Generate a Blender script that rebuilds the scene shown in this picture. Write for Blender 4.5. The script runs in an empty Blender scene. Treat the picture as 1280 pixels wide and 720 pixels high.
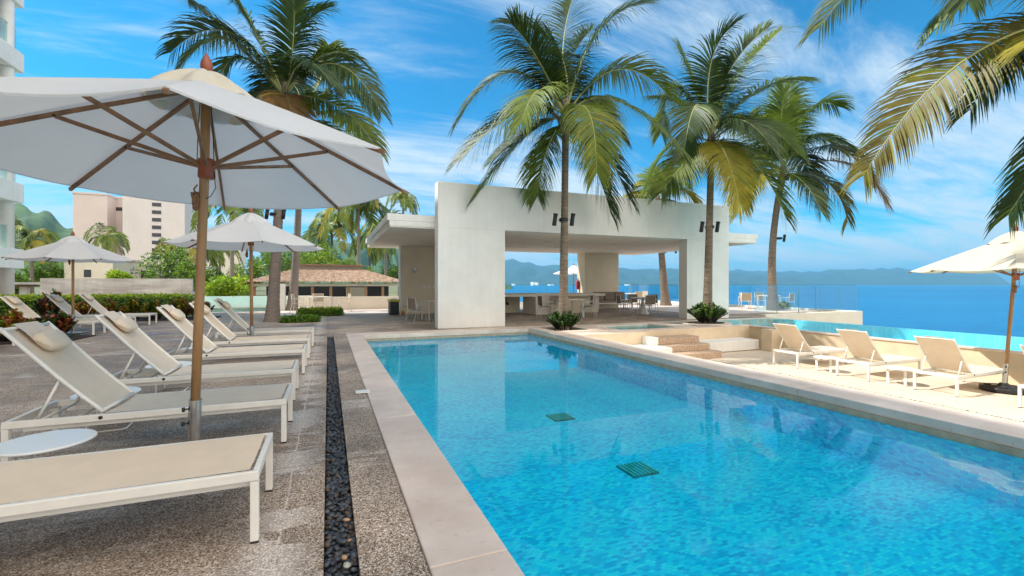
import bpy, math, random
from mathutils import Vector, Matrix
C = bpy.data.collections.new('place'); S = bpy.context.scene; S.collection.children.link(C)
rad = math.radians
# ------------------------------------------------------------------ camera
CAMH = 1.35; YAW = math.atan(230/565)
cam = bpy.data.cameras.new('camera'); camo = bpy.data.objects.new('camera', cam); C.objects.link(camo)
cam.sensor_width = 36; cam.lens = 565/1280*36; cam.shift_y = -5/1280
cam.clip_start = .05; cam.clip_end = 60000
camo.location = (0, 0, CAMH); camo.rotation_euler = (rad(90), 0, -YAW); S.camera = camo
# ------------------------------------------------------------------ world and sun
SUN_EL = 50; SUN_AZ = 23           # the sun stands over -X, turned 23 degrees towards +Y
sdir = Vector((-math.cos(rad(SUN_AZ))*math.cos(rad(SUN_EL)), math.sin(rad(SUN_AZ))*math.cos(rad(SUN_EL)), math.sin(rad(SUN_EL))))
W = bpy.data.worlds.new('World'); S.world = W; W.use_nodes = True
def N(nt, t, **k):
    n = nt.nodes.new(t)
    for a, b in k.items(): setattr(n, a, b)
    return n
nt = W.node_tree; nt.nodes.clear(); L = nt.links.new
def math_n(nt, op, a, b=None, clamp=False):
    n = N(nt, 'ShaderNodeMath', operation=op, use_clamp=clamp)
    for i, v in enumerate((a, b)):
        if v is None: continue
        if isinstance(v, (int, float)): n.inputs[i].default_value = v
        else: nt.links.new(v, n.inputs[i])
    return n.outputs[0]
sky = N(nt, 'ShaderNodeTexSky', sky_type='NISHITA'); sky.sun_disc = False
sky.sun_elevation = rad(SUN_EL); sky.sun_rotation = rad(-(90-SUN_AZ))
sky.air_density = 1.0; sky.dust_density = .6; sky.ozone_density = 3.0
tint = N(nt, 'ShaderNodeMixRGB', blend_type='MULTIPLY'); tint.inputs[0].default_value = 1
L(sky.outputs[0], tint.inputs[1]); tint.inputs[2].default_value = (.10, .74, .98, 1)
tc = N(nt, 'ShaderNodeTexCoord'); sep = N(nt, 'ShaderNodeSeparateXYZ'); L(tc.outputs['Generated'], sep.inputs[0])
zz = math_n(nt, 'ADD', math_n(nt, 'MAXIMUM', sep.outputs[2], 0.0), .16)
cx = math_n(nt, 'DIVIDE', sep.outputs[0], zz); cy = math_n(nt, 'DIVIDE', sep.outputs[1], zz)
cmb = N(nt, 'ShaderNodeCombineXYZ'); L(cx, cmb.inputs[0]); L(cy, cmb.inputs[1])
mp = N(nt, 'ShaderNodeMapping'); L(cmb.outputs[0], mp.inputs[0])
mp.inputs['Rotation'].default_value = (0, 0, rad(-38)); mp.inputs['Scale'].default_value = (.5, 1.7, 1); mp.inputs['Location'].default_value = (5.7, 4.1, 0)
n1 = N(nt, 'ShaderNodeTexNoise'); L(mp.outputs[0], n1.inputs[0]); n1.inputs['Scale'].default_value = 1.1
n1.inputs['Detail'].default_value = 9; n1.inputs['Roughness'].default_value = .66; n1.inputs['Distortion'].default_value = .45
n2 = N(nt, 'ShaderNodeTexNoise'); L(cmb.outputs[0], n2.inputs[0]); n2.inputs['Scale'].default_value = .55; n2.inputs['Detail'].default_value = 3
# more cloud low over the horizon; unseen cloud added behind viewer as fill light
low = N(nt, 'ShaderNodeMapRange'); L(sep.outputs[2], low.inputs[0]); low.inputs[1].default_value = .02; low.inputs[2].default_value = .42; low.inputs[3].default_value = .085; low.inputs[4].default_value = -.01
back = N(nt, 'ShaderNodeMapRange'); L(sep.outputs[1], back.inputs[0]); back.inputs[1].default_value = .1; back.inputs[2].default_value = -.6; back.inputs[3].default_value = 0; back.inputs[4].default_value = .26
s = math_n(nt, 'ADD', math_n(nt, 'MULTIPLY', n1.outputs[0], .62), math_n(nt, 'MULTIPLY', n2.outputs[0], .38))
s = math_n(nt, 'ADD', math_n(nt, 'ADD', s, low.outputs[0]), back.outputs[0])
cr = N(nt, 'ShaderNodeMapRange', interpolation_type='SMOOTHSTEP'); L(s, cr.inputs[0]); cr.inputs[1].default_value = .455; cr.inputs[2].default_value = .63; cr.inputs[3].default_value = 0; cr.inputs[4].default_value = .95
mx = N(nt, 'ShaderNodeMixRGB'); L(cr.outputs[0], mx.inputs[0]); L(tint.outputs[0], mx.inputs[1])
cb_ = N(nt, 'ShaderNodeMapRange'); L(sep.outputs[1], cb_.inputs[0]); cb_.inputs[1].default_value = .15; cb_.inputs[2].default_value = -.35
cc = N(nt, 'ShaderNodeMixRGB'); L(cb_.outputs[0], cc.inputs[0]); cc.inputs[1].default_value = (4.2, 4.85, 5.3, 1); cc.inputs[2].default_value = (14.4, 12.9, 11.3, 1)   # thin cirrus over the bay; added bright cloud behind viewer lights the shade
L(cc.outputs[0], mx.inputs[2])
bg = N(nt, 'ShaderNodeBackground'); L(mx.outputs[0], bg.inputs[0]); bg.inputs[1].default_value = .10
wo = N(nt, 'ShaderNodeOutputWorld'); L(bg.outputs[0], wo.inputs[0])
sl = bpy.data.lights.new('sun', 'SUN'); slo = bpy.data.objects.new('sun', sl); C.objects.link(slo)
sl.energy = 3.2; sl.angle = rad(.5); sl.color = (1, .95, .87)
slo.rotation_euler = sdir.to_track_quat('Z', 'Y').to_euler()
S.view_settings.view_transform = 'Standard'; S.view_settings.look = 'None'; S.view_settings.gamma = 1
S.view_settings.exposure = .95; S.view_settings.use_curve_mapping = False
S.render.engine = 'CYCLES'
S.cycles.transparent_max_bounces = 24; S.cycles.max_bounces = 10
# ------------------------------------------------------------------ helpers
F2 = Vector((math.sin(YAW), math.cos(YAW), 0)); R2 = Vector((math.cos(YAW), -math.sin(YAW), 0))
def D(px, py, d):                  # a point of the photograph at depth d -> a point of the place
    p = F2*d + R2*((px-640)/565*d); return Vector((p.x, p.y, CAMH-(py-355)/565*d))
class MB:
    def __init__(s): s.v = []; s.f = []; s.m = []; s.sm = []
    def face(s, idx, m=0, sm=False): s.f.append(idx); s.m.append(m); s.sm.append(sm)
    def quad(s, a, b, c, d, m=0, sm=False):
        i = len(s.v); s.v += [tuple(a), tuple(b), tuple(c), tuple(d)]; s.face((i, i+1, i+2, i+3), m, sm); return s
    def box(s, x0, x1, y0, y1, z0, z1, m=0):
        i = len(s.v)
        s.v += [(x0,y0,z0),(x1,y0,z0),(x1,y1,z0),(x0,y1,z0),(x0,y0,z1),(x1,y0,z1),(x1,y1,z1),(x0,y1,z1)]
        for f in ((0,3,2,1),(4,5,6,7),(0,1,5,4),(1,2,6,5),(2,3,7,6),(3,0,4,7)): s.face(tuple(i+k for k in f), m)
        return s
    def tube(s, pts, r, n=8, m=0, cap=True, flat=1.0, sm=True):
        pts = [Vector(p) for p in pts]
        rs = r if isinstance(r, (list, tuple)) else [r]*len(pts)
        i0 = len(s.v); prev = None
        for k, p in enumerate(pts):
            t = (pts[min(k+1, len(pts)-1)]-pts[max(k-1, 0)]).normalized()
            if prev is None:
                a = t.cross(Vector((0,0,1)))
                if a.length < .05: a = t.cross(Vector((0,1,0)))
                a.normalize()
            else:
                a = (prev - t*prev.dot(t)).normalized()
            prev = a; b = t.cross(a)
            for j in range(n):
                q = 2*math.pi*j/n
                s.v.append(tuple(p + a*(math.cos(q)*rs[k]) + b*(math.sin(q)*rs[k]*flat)))
        for k in range(len(pts)-1):
            for j in range(n):
                s.face((i0+k*n+j, i0+k*n+(j+1)%n, i0+(k+1)*n+(j+1)%n, i0+(k+1)*n+j), m, sm)
        if cap:
            s.face(tuple(i0+j for j in range(n))[::-1], m); e = i0+(len(pts)-1)*n
            s.face(tuple(e+j for j in range(n)), m)
        return s
    def bar(s, a, b, w, h, m=0, up=(0,0,1)):      # rectangular bar a->b, w sideways, h along up
        a = Vector(a); b = Vector(b); t = (b-a).normalized(); up = Vector(up)
        sd = t.cross(up)
        if sd.length < .05: sd = t.cross(Vector((0,1,0)))
        sd.normalize(); u = sd.cross(t).normalized(); i = len(s.v)
        for p in (a, b):
            for (x, y) in ((-1,-1),(1,-1),(1,1),(-1,1)): s.v.append(tuple(p+sd*(x*w/2)+u*(y*h/2)))
        for f in ((0,3,2,1),(4,5,6,7),(0,1,5,4),(1,2,6,5),(2,3,7,6),(3,0,4,7)): s.face(tuple(i+k for k in f), m)
        return s
    def lathe(s, prof, c=(0,0,0), n=24, m=0, sm=True, wob=None):  # prof: (r,z) from bottom to top
        i0 = len(s.v)
        for (r, z) in prof:
            for j in range(n):
                q = 2*math.pi*j/n; rr = r*(1+(wob(q) if wob else 0))
                s.v.append((c[0]+math.cos(q)*rr, c[1]+math.sin(q)*rr, c[2]+z))
        for k in range(len(prof)-1):
            for j in range(n): s.face((i0+k*n+j, i0+k*n+(j+1)%n, i0+(k+1)*n+(j+1)%n, i0+(k+1)*n+j), m, sm)
        s.face(tuple(i0+j for j in range(n))[::-1], m); e = i0+(len(prof)-1)*n; s.face(tuple(e+j for j in range(n)), m)
        return s
    def prism(s, poly, z0, z1, m=0):
        i = len(s.v); n = len(poly); s.v += [(x,y,z0) for x,y in poly]+[(x,y,z1) for x,y in poly]
        s.face(tuple(range(i, i+n))[::-1], m); s.face(tuple(range(i+n, i+2*n)), m)
        for k in range(n): s.face((i+k, i+(k+1)%n, i+n+(k+1)%n, i+n+k), m)
        return s
    def grid(s, fn, nu, nv, m=0, sm=True):
        i = len(s.v)
        for a in range(nu+1):
            for b in range(nv+1): s.v.append(tuple(fn(a/nu, b/nv)))
        for a in range(nu):
            for b in range(nv): s.face((i+a*(nv+1)+b, i+(a+1)*(nv+1)+b, i+(a+1)*(nv+1)+b+1, i+a*(nv+1)+b+1), m, sm)
        return s
    def build(s, name, mats, parent=None, bevel=0):
        me = bpy.data.meshes.new(name); me.from_pydata(s.v, [], s.f)
        for mt in (mats if isinstance(mats, (list, tuple)) else [mats]): me.materials.append(mt)
        me.polygons.foreach_set('material_index', s.m); me.polygons.foreach_set('use_smooth', s.sm); me.update()
        o = bpy.data.objects.new(name, me); C.objects.link(o)
        if parent: o.parent = parent
        if bevel:
            b = o.modifiers.new('bevel', 'BEVEL'); b.width = bevel; b.segments = 2; b.limit_method = 'ANGLE'; b.angle_limit = rad(40)
        return o
def tag(o, label=None, cat=None, group=None, kind=None):
    if label: o['label'] = label
    if cat: o['category'] = cat
    if group: o['group'] = group
    if kind: o['kind'] = kind
    return o
def thing(name, label, cat, loc=(0,0,0), rz=0, group=None):
    o = bpy.data.objects.new(name, None); C.objects.link(o); o.empty_display_size = .1
    o.location = loc; o.rotation_euler = (0,0,rz); return tag(o, label, cat, group)
def copy_tree(o, parent=None):
    c = o.copy(); C.objects.link(c)
    if parent: c.parent = parent
    for ch in [x for x in C.objects if x.parent == o]: copy_tree(ch, c)
    return c
def place(proto, first, loc, rz, label, group=None):
    o = proto if first else copy_tree(proto)
    o.location = loc; o.rotation_euler = (0,0,rz); o['label'] = label
    if group: o['group'] = group
    return o
# ------------------------------------------------------------------ materials
def mat(name, col, rough=.6, metal=0, noise=0, nscale=5, bump=0, bscale=40, spec=.5, trans=0, stretch=None, col2=None):
    m = bpy.data.materials.new(name); m.use_nodes = True; t = m.node_tree; b = t.nodes['Principled BSDF']
    b.inputs['Roughness'].default_value = rough; b.inputs['Metallic'].default_value = metal
    b.inputs['Specular IOR Level'].default_value = spec
    c = (*col, 1); b.inputs['Base Color'].default_value = c
    tcn = N(t, 'ShaderNodeTexCoord'); v = tcn.outputs['Object']
    if stretch:
        mpn = N(t, 'ShaderNodeMapping'); t.links.new(v, mpn.inputs[0]); mpn.inputs['Scale'].default_value = stretch; v = mpn.outputs[0]
    csock = None
    if noise or col2:
        nn = N(t, 'ShaderNodeTexNoise'); t.links.new(v, nn.inputs[0]); nn.inputs['Scale'].default_value = nscale; nn.inputs['Detail'].default_value = 6; nn.inputs['Roughness'].default_value = .6
        mr = N(t, 'ShaderNodeMapRange'); t.links.new(nn.outputs[0], mr.inputs[0]); mr.inputs[1].default_value = .3; mr.inputs[2].default_value = .7
        mm = N(t, 'ShaderNodeMixRGB'); t.links.new(mr.outputs[0], mm.inputs[0])
        if col2: mm.inputs[1].default_value = c; mm.inputs[2].default_value = (*col2, 1)
        else:
            mm.inputs[1].default_value = (*[x*(1-noise) for x in col], 1); mm.inputs[2].default_value = (*[min(1, x*(1+noise)) for x in col], 1)
        csock = mm.outputs[0]; t.links.new(csock, b.inputs['Base Color'])
    if bump:
        bn = N(t, 'ShaderNodeTexNoise'); t.links.new(v, bn.inputs[0]); bn.inputs['Scale'].default_value = bscale; bn.inputs['Detail'].default_value = 5
        bb = N(t, 'ShaderNodeBump'); bb.inputs['Strength'].default_value = bump; bb.inputs['Distance'].default_value = .01
        t.links.new(bn.outputs[0], bb.inputs['Height']); t.links.new(bb.outputs[0], b.inputs['Normal'])
    if trans:
        tr = N(t, 'ShaderNodeBsdfTranslucent'); ms = N(t, 'ShaderNodeMixShader'); ms.inputs[0].default_value = trans
        if csock: t.links.new(csock, tr.inputs[0])
        else: tr.inputs[0].default_value = c
        t.links.new(b.outputs[0], ms.inputs[1]); t.links.new(tr.outputs[0], ms.inputs[2]); t.links.new(ms.outputs[0], t.nodes['Material Output'].inputs[0])
    return m
M = {}
M['white_frame'] = mat('white_frame', (.78,.75,.69), .35, noise=.05, nscale=8)
M['sling'] = mat('sling', (.74,.62,.48), .75, noise=.05, nscale=6, bump=.25, bscale=500)
M['pillow'] = mat('pillow', (.74,.62,.48), .85, noise=.05, nscale=10, bump=.2, bscale=300)
M['rubber'] = mat('rubber', (.02,.02,.02), .6)
M['steel'] = mat('steel', (.55,.54,.52), .25, metal=1, noise=.1, nscale=20)
M['white_top'] = mat('white_top', (.80,.81,.80), .3)
M['plaster'] = mat('plaster', (.80,.78,.73), .85, noise=.07, nscale=1.1, bump=.12, bscale=30)
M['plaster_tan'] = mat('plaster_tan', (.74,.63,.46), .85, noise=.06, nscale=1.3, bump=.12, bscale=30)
M['ceiling'] = mat('ceiling', (.86,.78,.67), .85, noise=.05, nscale=1, bump=.1, bscale=20)
M['stucco'] = mat('stucco', (.70,.56,.39), .85, noise=.10, nscale=2.2, bump=.2, bscale=25)
M['cream_wall'] = mat('cream_wall', (.78,.70,.58), .85, noise=.06, nscale=1.5, bump=.1, bscale=20)
M['travertine'] = None
M['travertine_edge'] = mat('travertine_edge', (.36,.28,.19), .7, col2=(.50,.41,.29), nscale=7, bump=.4, bscale=30)
M['step_stone'] = mat('step_stone', (.50,.36,.25), .8, noise=.35, nscale=22, bump=.5, bscale=60)
M['deck_stone'] = mat('deck_stone', (.62,.50,.37), .8, col2=(.72,.62,.49), nscale=1.4, bump=.15, bscale=12, stretch=(4, .6, 1))
M['teak'] = mat('teak', (.24,.125,.06), .45, noise=.3, nscale=14, stretch=(1,1,.12), bump=.1, bscale=60)
M['pole_wood'] = mat('pole_wood', (.36,.20,.085), .4, noise=.22, nscale=20, stretch=(1,1,.1))
M['redwood'] = mat('redwood', (.30,.085,.04), .4, noise=.1, nscale=20)
M['rope'] = mat('rope', (.28,.15,.08), .9, noise=.25, nscale=60)
M['canvas'] = mat('canvas', (.82,.815,.81), .9, noise=.025, nscale=3, bump=.5, bscale=5, trans=.36)
M['canvas_cream'] = mat('canvas_cream', (.66,.60,.48), .9, noise=.04, nscale=6, trans=.1)
M['trunk'] = mat('trunk', (.19,.145,.105), .9, noise=.5, nscale=3, stretch=(1,1,11), bump=.9, bscale=5)
M['trunk_grey'] = mat('trunk_grey', (.22,.18,.155), .9, noise=.28, nscale=5, stretch=(1,1,7), bump=.6, bscale=6)
M['rachis'] = mat('rachis', (.40,.40,.14), .5)
M['leaf_dark'] = mat('leaf_dark', (.042,.080,.013), .5, noise=.35, nscale=3, trans=.22)
M['leaf_mid'] = mat('leaf_mid', (.15,.21,.02), .5, noise=.3, nscale=3, trans=.3)
M['leaf_gold'] = mat('leaf_gold', (.34,.29,.022), .5, noise=.3, nscale=3, trans=.35)
M['leaf_olive'] = mat('leaf_olive', (.16,.135,.014), .5, noise=.35, nscale=3, trans=.25)
M['leaf_dry'] = mat('leaf_dry', (.30,.17,.06), .7, noise=.3, nscale=4, trans=.25)
M['shrub'] = mat('shrub', (.06,.14,.018), .5, trans=.2, noise=.3, nscale=6)
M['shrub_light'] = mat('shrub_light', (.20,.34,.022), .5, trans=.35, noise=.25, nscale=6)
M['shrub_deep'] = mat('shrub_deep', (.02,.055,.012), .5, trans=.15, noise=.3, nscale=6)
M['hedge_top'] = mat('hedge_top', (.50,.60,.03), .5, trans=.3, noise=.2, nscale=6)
M['croton_red'] = mat('croton_red', (.30,.075,.025), .4, trans=.2, noise=.4, nscale=9)
M['croton_gold'] = mat('croton_gold', (.45,.26,.02), .4, trans=.2, noise=.4, nscale=9)
M['croton_dark'] = mat('croton_dark', (.05,.018,.018), .4, trans=.15, noise=.4, nscale=9)
M['soil'] = mat('soil', (.035,.025,.02), .95, noise=.4, nscale=30, bump=.8, bscale=40)
M['mesh_taupe'] = mat('mesh_taupe', (.27,.22,.17), .8, bump=.3, bscale=300)
M['mesh_sand'] = mat('mesh_sand', (.48,.38,.26), .8, bump=.3, bscale=300)
M['alu'] = mat('alu', (.66,.63,.58), .4, noise=.04, nscale=8)
M['cushion'] = mat('cushion', (.24,.18,.14), .9, noise=.06, nscale=8, bump=.2, bscale=200)
M['black'] = mat('black', (.016,.016,.018), .45)
M['yellow_bag'] = mat('yellow_bag', (.45,.42,.04), .4)
M['orange'] = mat('orange', (.55,.26,.05), .6)
M['red'] = mat('red', (.5,.02,.015), .3)
M['dark_glass'] = mat('dark_glass', (.03,.045,.055), .08, spec=.8)
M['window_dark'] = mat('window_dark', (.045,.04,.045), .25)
M['pink_wall'] = mat('pink_wall', (.67,.61,.585), .9, noise=.05, nscale=.25)
M['pink_wall_deep'] = mat('pink_wall_deep', (.63,.53,.49), .9, noise=.05, nscale=.25)
M['weathered'] = mat('weathered', (.46,.41,.37), .9, col2=(.80,.75,.69), nscale=1.3, stretch=(.5,1,2.6), bump=.3, bscale=6)
M['clay_tile'] = mat('clay_tile', (.12,.065,.04), .9, col2=(.40,.28,.19), nscale=3.4)
M['wood_post'] = mat('wood_post', (.34,.18,.09), .7, noise=.25, nscale=6)
M['water_white'] = mat('water_white', (.8,.85,.85), .5)
M['mountain'] = mat('mountain', (.010,.048,.066), .95, col2=(.024,.08,.085), nscale=.004)
M['hill'] = mat('hill', (.018,.05,.014), .95, col2=(.055,.12,.02), nscale=.06, bump=1, bscale=.15)
M['land'] = mat('land', (.12,.13,.06), .95, noise=.4, nscale=.05)
def weather(m, lo=.90):
    # faint vertical run-off streaks of dirt
    t = m.node_tree; b = t.nodes['Principled BSDF']; old = b.inputs['Base Color'].links[0].from_socket
    tcn = N(t, 'ShaderNodeTexCoord'); mpn = N(t, 'ShaderNodeMapping'); t.links.new(tcn.outputs['Object'], mpn.inputs[0]); mpn.inputs['Scale'].default_value = (4.5, 4.5, .22)
    a = N(t, 'ShaderNodeTexNoise'); t.links.new(mpn.outputs[0], a.inputs[0]); a.inputs['Scale'].default_value = 1.6; a.inputs['Detail'].default_value = 7; a.inputs['Roughness'].default_value = .65
    g = N(t, 'ShaderNodeMapRange'); t.links.new(a.outputs[0], g.inputs[0]); g.inputs[1].default_value = .36; g.inputs[2].default_value = .56; g.inputs[3].default_value = lo; g.inputs[4].default_value = 1
    mu = N(t, 'ShaderNodeVectorMath', operation='SCALE'); t.links.new(old, mu.inputs[0]); t.links.new(g.outputs[0], mu.inputs['Scale']); t.links.new(mu.outputs[0], b.inputs['Base Color'])
weather(M['plaster'], .965); weather(M['pink_wall'], .93); weather(M['weathered'], .88)
def travertine(name, c1, c2):
    m = mat(name, c1, .55, col2=c2, nscale=2.4, bump=.15, bscale=14); t = m.node_tree; b = t.nodes['Principled BSDF']; Lk = t.links.new
    old = b.inputs['Base Color'].links[0].from_socket; tcn = N(t, 'ShaderNodeTexCoord'); v = tcn.outputs['Object']
    mpn = N(t, 'ShaderNodeMapping'); Lk(v, mpn.inputs[0]); mpn.inputs['Scale'].default_value = (1, 2.6, 1); mpn.inputs['Rotation'].default_value = (0,0,.5)
    a = N(t, 'ShaderNodeTexNoise'); Lk(mpn.outputs[0], a.inputs[0]); a.inputs['Scale'].default_value = 13; a.inputs['Detail'].default_value = 6; a.inputs['Roughness'].default_value = .7
    f = N(t, 'ShaderNodeMapRange'); Lk(a.outputs[0], f.inputs[0]); f.inputs[1].default_value = .60; f.inputs[2].default_value = .70; f.inputs[3].default_value = 0; f.inputs[4].default_value = .5
    mm = N(t, 'ShaderNodeMixRGB'); Lk(f.outputs[0], mm.inputs[0]); Lk(old, mm.inputs[1]); mm.inputs[2].default_value = (.40,.29,.22,1)
    s = N(t, 'ShaderNodeTexNoise'); Lk(v, s.inputs[0]); s.inputs['Scale'].default_value = .9; s.inputs['Detail'].default_value = 4
    g = N(t, 'ShaderNodeMapRange'); Lk(s.outputs[0], g.inputs[0]); g.inputs[1].default_value = .4; g.inputs[2].default_value = .65; g.inputs[3].default_value = .86; g.inputs[4].default_value = 1.06
    mu = N(t, 'ShaderNodeVectorMath', operation='SCALE'); Lk(mm.outputs[0], mu.inputs[0]); Lk(g.outputs[0], mu.inputs['Scale']); Lk(mu.outputs[0], b.inputs['Base Color'])
    return m
M['travertine'] = travertine('travertine', (.63,.50,.415), (.77,.66,.57))
def concrete():
    m = mat('aggregate', (.2,.18,.16), .8, spec=.25); t = m.node_tree; b = t.nodes['Principled BSDF']; Lk = t.links.new
    tcn = N(t, 'ShaderNodeTexCoord'); v = tcn.outputs['Object']
    vo = N(t, 'ShaderNodeTexVoronoi'); Lk(v, vo.inputs[0]); vo.inputs['Scale'].default_value = 160
    sp = N(t, 'ShaderNodeSeparateColor'); Lk(vo.outputs['Color'], sp.inputs[0])
    ramp = N(t, 'ShaderNodeValToRGB'); Lk(sp.outputs[0], ramp.inputs[0]); e = ramp.color_ramp.elements
    e[0].position = 0; e[0].color = (.055,.034,.024,1); e[1].position = 1; e[1].color = (.86,.78,.70,1)
    for p, c in ((.3,(.26,.185,.13,1)),(.62,(.45,.34,.25,1)),(.84,(.62,.53,.44,1))): x = e.new(p); x.color = c
    # damp darker and dry lighter patches, with pale mineral bloom
    n1 = N(t, 'ShaderNodeTexNoise'); Lk(v, n1.inputs[0]); n1.inputs['Scale'].default_value = .55; n1.inputs['Detail'].default_value = 6; n1.inputs['Roughness'].default_value = .6
    r1 = N(t, 'ShaderNodeMapRange'); Lk(n1.outputs[0], r1.inputs[0]); r1.inputs[1].default_value = .35; r1.inputs[2].default_value = .66; r1.inputs[3].default_value = .42; r1.inputs[4].default_value = 1.22
    mu = N(t, 'ShaderNodeVectorMath', operation='SCALE'); Lk(ramp.outputs[0], mu.inputs[0]); Lk(r1.outputs[0], mu.inputs['Scale'])
    mpn = N(t, 'ShaderNodeMapping'); Lk(v, mpn.inputs[0]); mpn.inputs['Scale'].default_value = (.55, 1.6, 1); mpn.inputs['Rotation'].default_value = (0,0,rad(-12))
    n2 = N(t, 'ShaderNodeTexNoise'); Lk(mpn.outputs[0], n2.inputs[0]); n2.inputs['Scale'].default_value = 1.5; n2.inputs['Detail'].default_value = 9; n2.inputs['Roughness'].default_value = .68; n2.inputs['Distortion'].default_value = .6
    r2 = N(t, 'ShaderNodeMapRange'); Lk(n2.outputs[0], r2.inputs[0]); r2.inputs[1].default_value = .53; r2.inputs[2].default_value = .68; r2.inputs[3].default_value = 0; r2.inputs[4].default_value = .75
    # pale scratch line running along the feet of the loungers
    sp2 = N(t, 'ShaderNodeSeparateXYZ'); Lk(v, sp2.inputs[0])
    dd = math_n(t, 'ABSOLUTE', math_n(t, 'ADD', math_n(t, 'ADD', sp2.outputs[0], .245), math_n(t, 'MULTIPLY', math_n(t, 'SUBTRACT', n2.outputs[0], .5), .10)))
    ln = math_n(t, 'MULTIPLY', math_n(t, 'LESS_THAN', dd, .006), .8)
    wide = N(t, 'ShaderNodeMapRange'); Lk(dd, wide.inputs[0]); wide.inputs[1].default_value = .03; wide.inputs[2].default_value = .22; wide.inputs[3].default_value = .75; wide.inputs[4].default_value = 0
    wn = math_n(t, 'MULTIPLY', wide.outputs[0], math_n(t, 'GREATER_THAN', n2.outputs[0], .47))
    f = math_n(t, 'MAXIMUM', math_n(t, 'MAXIMUM', r2.outputs[0], ln), wn)
    mm = N(t, 'ShaderNodeMixRGB'); Lk(f, mm.inputs[0]); Lk(mu.outputs[0], mm.inputs[1])
    pale = N(t, 'ShaderNodeMixRGB', blend_type='MULTIPLY'); pale.inputs[0].default_value = .45; pale.inputs[1].default_value = (.62,.60,.58,1); Lk(ramp.outputs[0], pale.inputs[2])
    ad = N(t, 'ShaderNodeMixRGB', blend_type='ADD'); ad.inputs[0].default_value = .5; Lk(pale.outputs[0], ad.inputs[1]); Lk(ramp.outputs[0], ad.inputs[2])
    Lk(ad.outputs[0], mm.inputs[2])
    # slab joints
    br = N(t, 'ShaderNodeTexBrick'); Lk(v, br.inputs[0]); br.offset = 0; br.inputs['Scale'].default_value = 1; br.inputs['Brick Width'].default_value = 6.0; br.inputs['Row Height'].default_value = 3.7; br.inputs['Mortar Size'].default_value = .003; br.inputs['Mortar Smooth'].default_value = 0
    mj = N(t, 'ShaderNodeMixRGB'); Lk(br.outputs['Fac'], mj.inputs[0]); Lk(mm.outputs[0], mj.inputs[1]); mj.inputs[2].default_value = (.05,.045,.04,1)
    Lk(mj.outputs[0], b.inputs['Base Color'])
    bb = N(t, 'ShaderNodeBump'); bb.inputs['Strength'].default_value = .5; bb.inputs['Distance'].default_value = .004
    Lk(vo.outputs['Distance'], bb.inputs['Height']); bb.invert = True; Lk(bb.outputs[0], b.inputs['Normal'])
    rr = N(t, 'ShaderNodeMapRange'); Lk(n1.outputs[0], rr.inputs[0]); rr.inputs[1].default_value = .35; rr.inputs[2].default_value = .6; rr.inputs[3].default_value = .42; rr.inputs[4].default_value = .85
    Lk(rr.outputs[0], b.inputs['Roughness'])
    return m
M['aggregate'] = concrete()
def mosaic(name, c1, c2, c3, axis=None, tw=.052, th=.026):
    m = mat(name, c1, .35); t = m.node_tree; b = t.nodes['Principled BSDF']; Lk = t.links.new
    tcn = N(t, 'ShaderNodeTexCoord'); v = tcn.outputs['Object']
    if axis:
        s3 = N(t, 'ShaderNodeSeparateXYZ'); Lk(v, s3.inputs[0]); c3_ = N(t, 'ShaderNodeCombineXYZ'); Lk(s3.outputs[1 if axis == 'x' else 0], c3_.inputs[0]); Lk(s3.outputs[2], c3_.inputs[1]); v = c3_.outputs[0]
    # a wobble as the tiles were set by hand
    sc = N(t, 'ShaderNodeVectorMath', operation='DIVIDE'); Lk(v, sc.inputs[0]); sc.inputs[1].default_value = (tw, th, 1)
    sx = N(t, 'ShaderNodeSeparateXYZ'); Lk(sc.outputs[0], sx.inputs[0])
    row = math_n(t, 'FLOOR', sx.outputs[1]); off = math_n(t, 'MULTIPLY', row, .5)
    xx = math_n(t, 'ADD', sx.outputs[0], off); col = math_n(t, 'FLOOR', xx)
    cb = N(t, 'ShaderNodeCombineXYZ'); Lk(col, cb.inputs[0]); Lk(row, cb.inputs[1])
    wn = N(t, 'ShaderNodeTexWhiteNoise', noise_dimensions='2D'); Lk(cb.outputs[0], wn.inputs[0])
    ramp = N(t, 'ShaderNodeValToRGB'); e = ramp.color_ramp.elements
    e[0].position = 0; e[0].color = (*c1, 1); e[1].position = 1; e[1].color = (*c3, 1); x = e.new(.5); x.color = (*c2, 1)
    nz = N(t, 'ShaderNodeTexNoise'); Lk(v, nz.inputs[0]); nz.inputs['Scale'].default_value = 1.3; nz.inputs['Detail'].default_value = 3  # broad mottle puts rippled pool light into the tile colours
    vv = math_n(t, 'ADD', math_n(t, 'MULTIPLY', wn.outputs[0], .75), math_n(t, 'MULTIPLY', math_n(t, 'SUBTRACT', nz.outputs[0], .32), .8)); Lk(vv, ramp.inputs[0])
    fx = math_n(t, 'FRACT', xx); fy = math_n(t, 'FRACT', sx.outputs[1])
    g = math_n(t, 'MAXIMUM', math_n(t, 'LESS_THAN', fx, .06), math_n(t, 'LESS_THAN', fy, .11))
    mj = N(t, 'ShaderNodeMixRGB'); Lk(g, mj.inputs[0]); Lk(ramp.outputs[0], mj.inputs[1]); mj.inputs[2].default_value = (.03,.60,.82,1)
    Lk(mj.outputs[0], b.inputs['Base Color'])
    return m
pc = ((.002,.38,.72), (.006,.74,.98), (.05,.97,1.0))
M['mosaic'] = mosaic('mosaic', *pc); M['mosaic_x'] = mosaic('mosaic_x', *pc, axis='x'); M['mosaic_y'] = mosaic('mosaic_y', *pc, axis='y')
M['pool_pale'] = mosaic('pool_pale', (.20,.78,.86), (.30,.86,.92), (.48,.92,.95))
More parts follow.
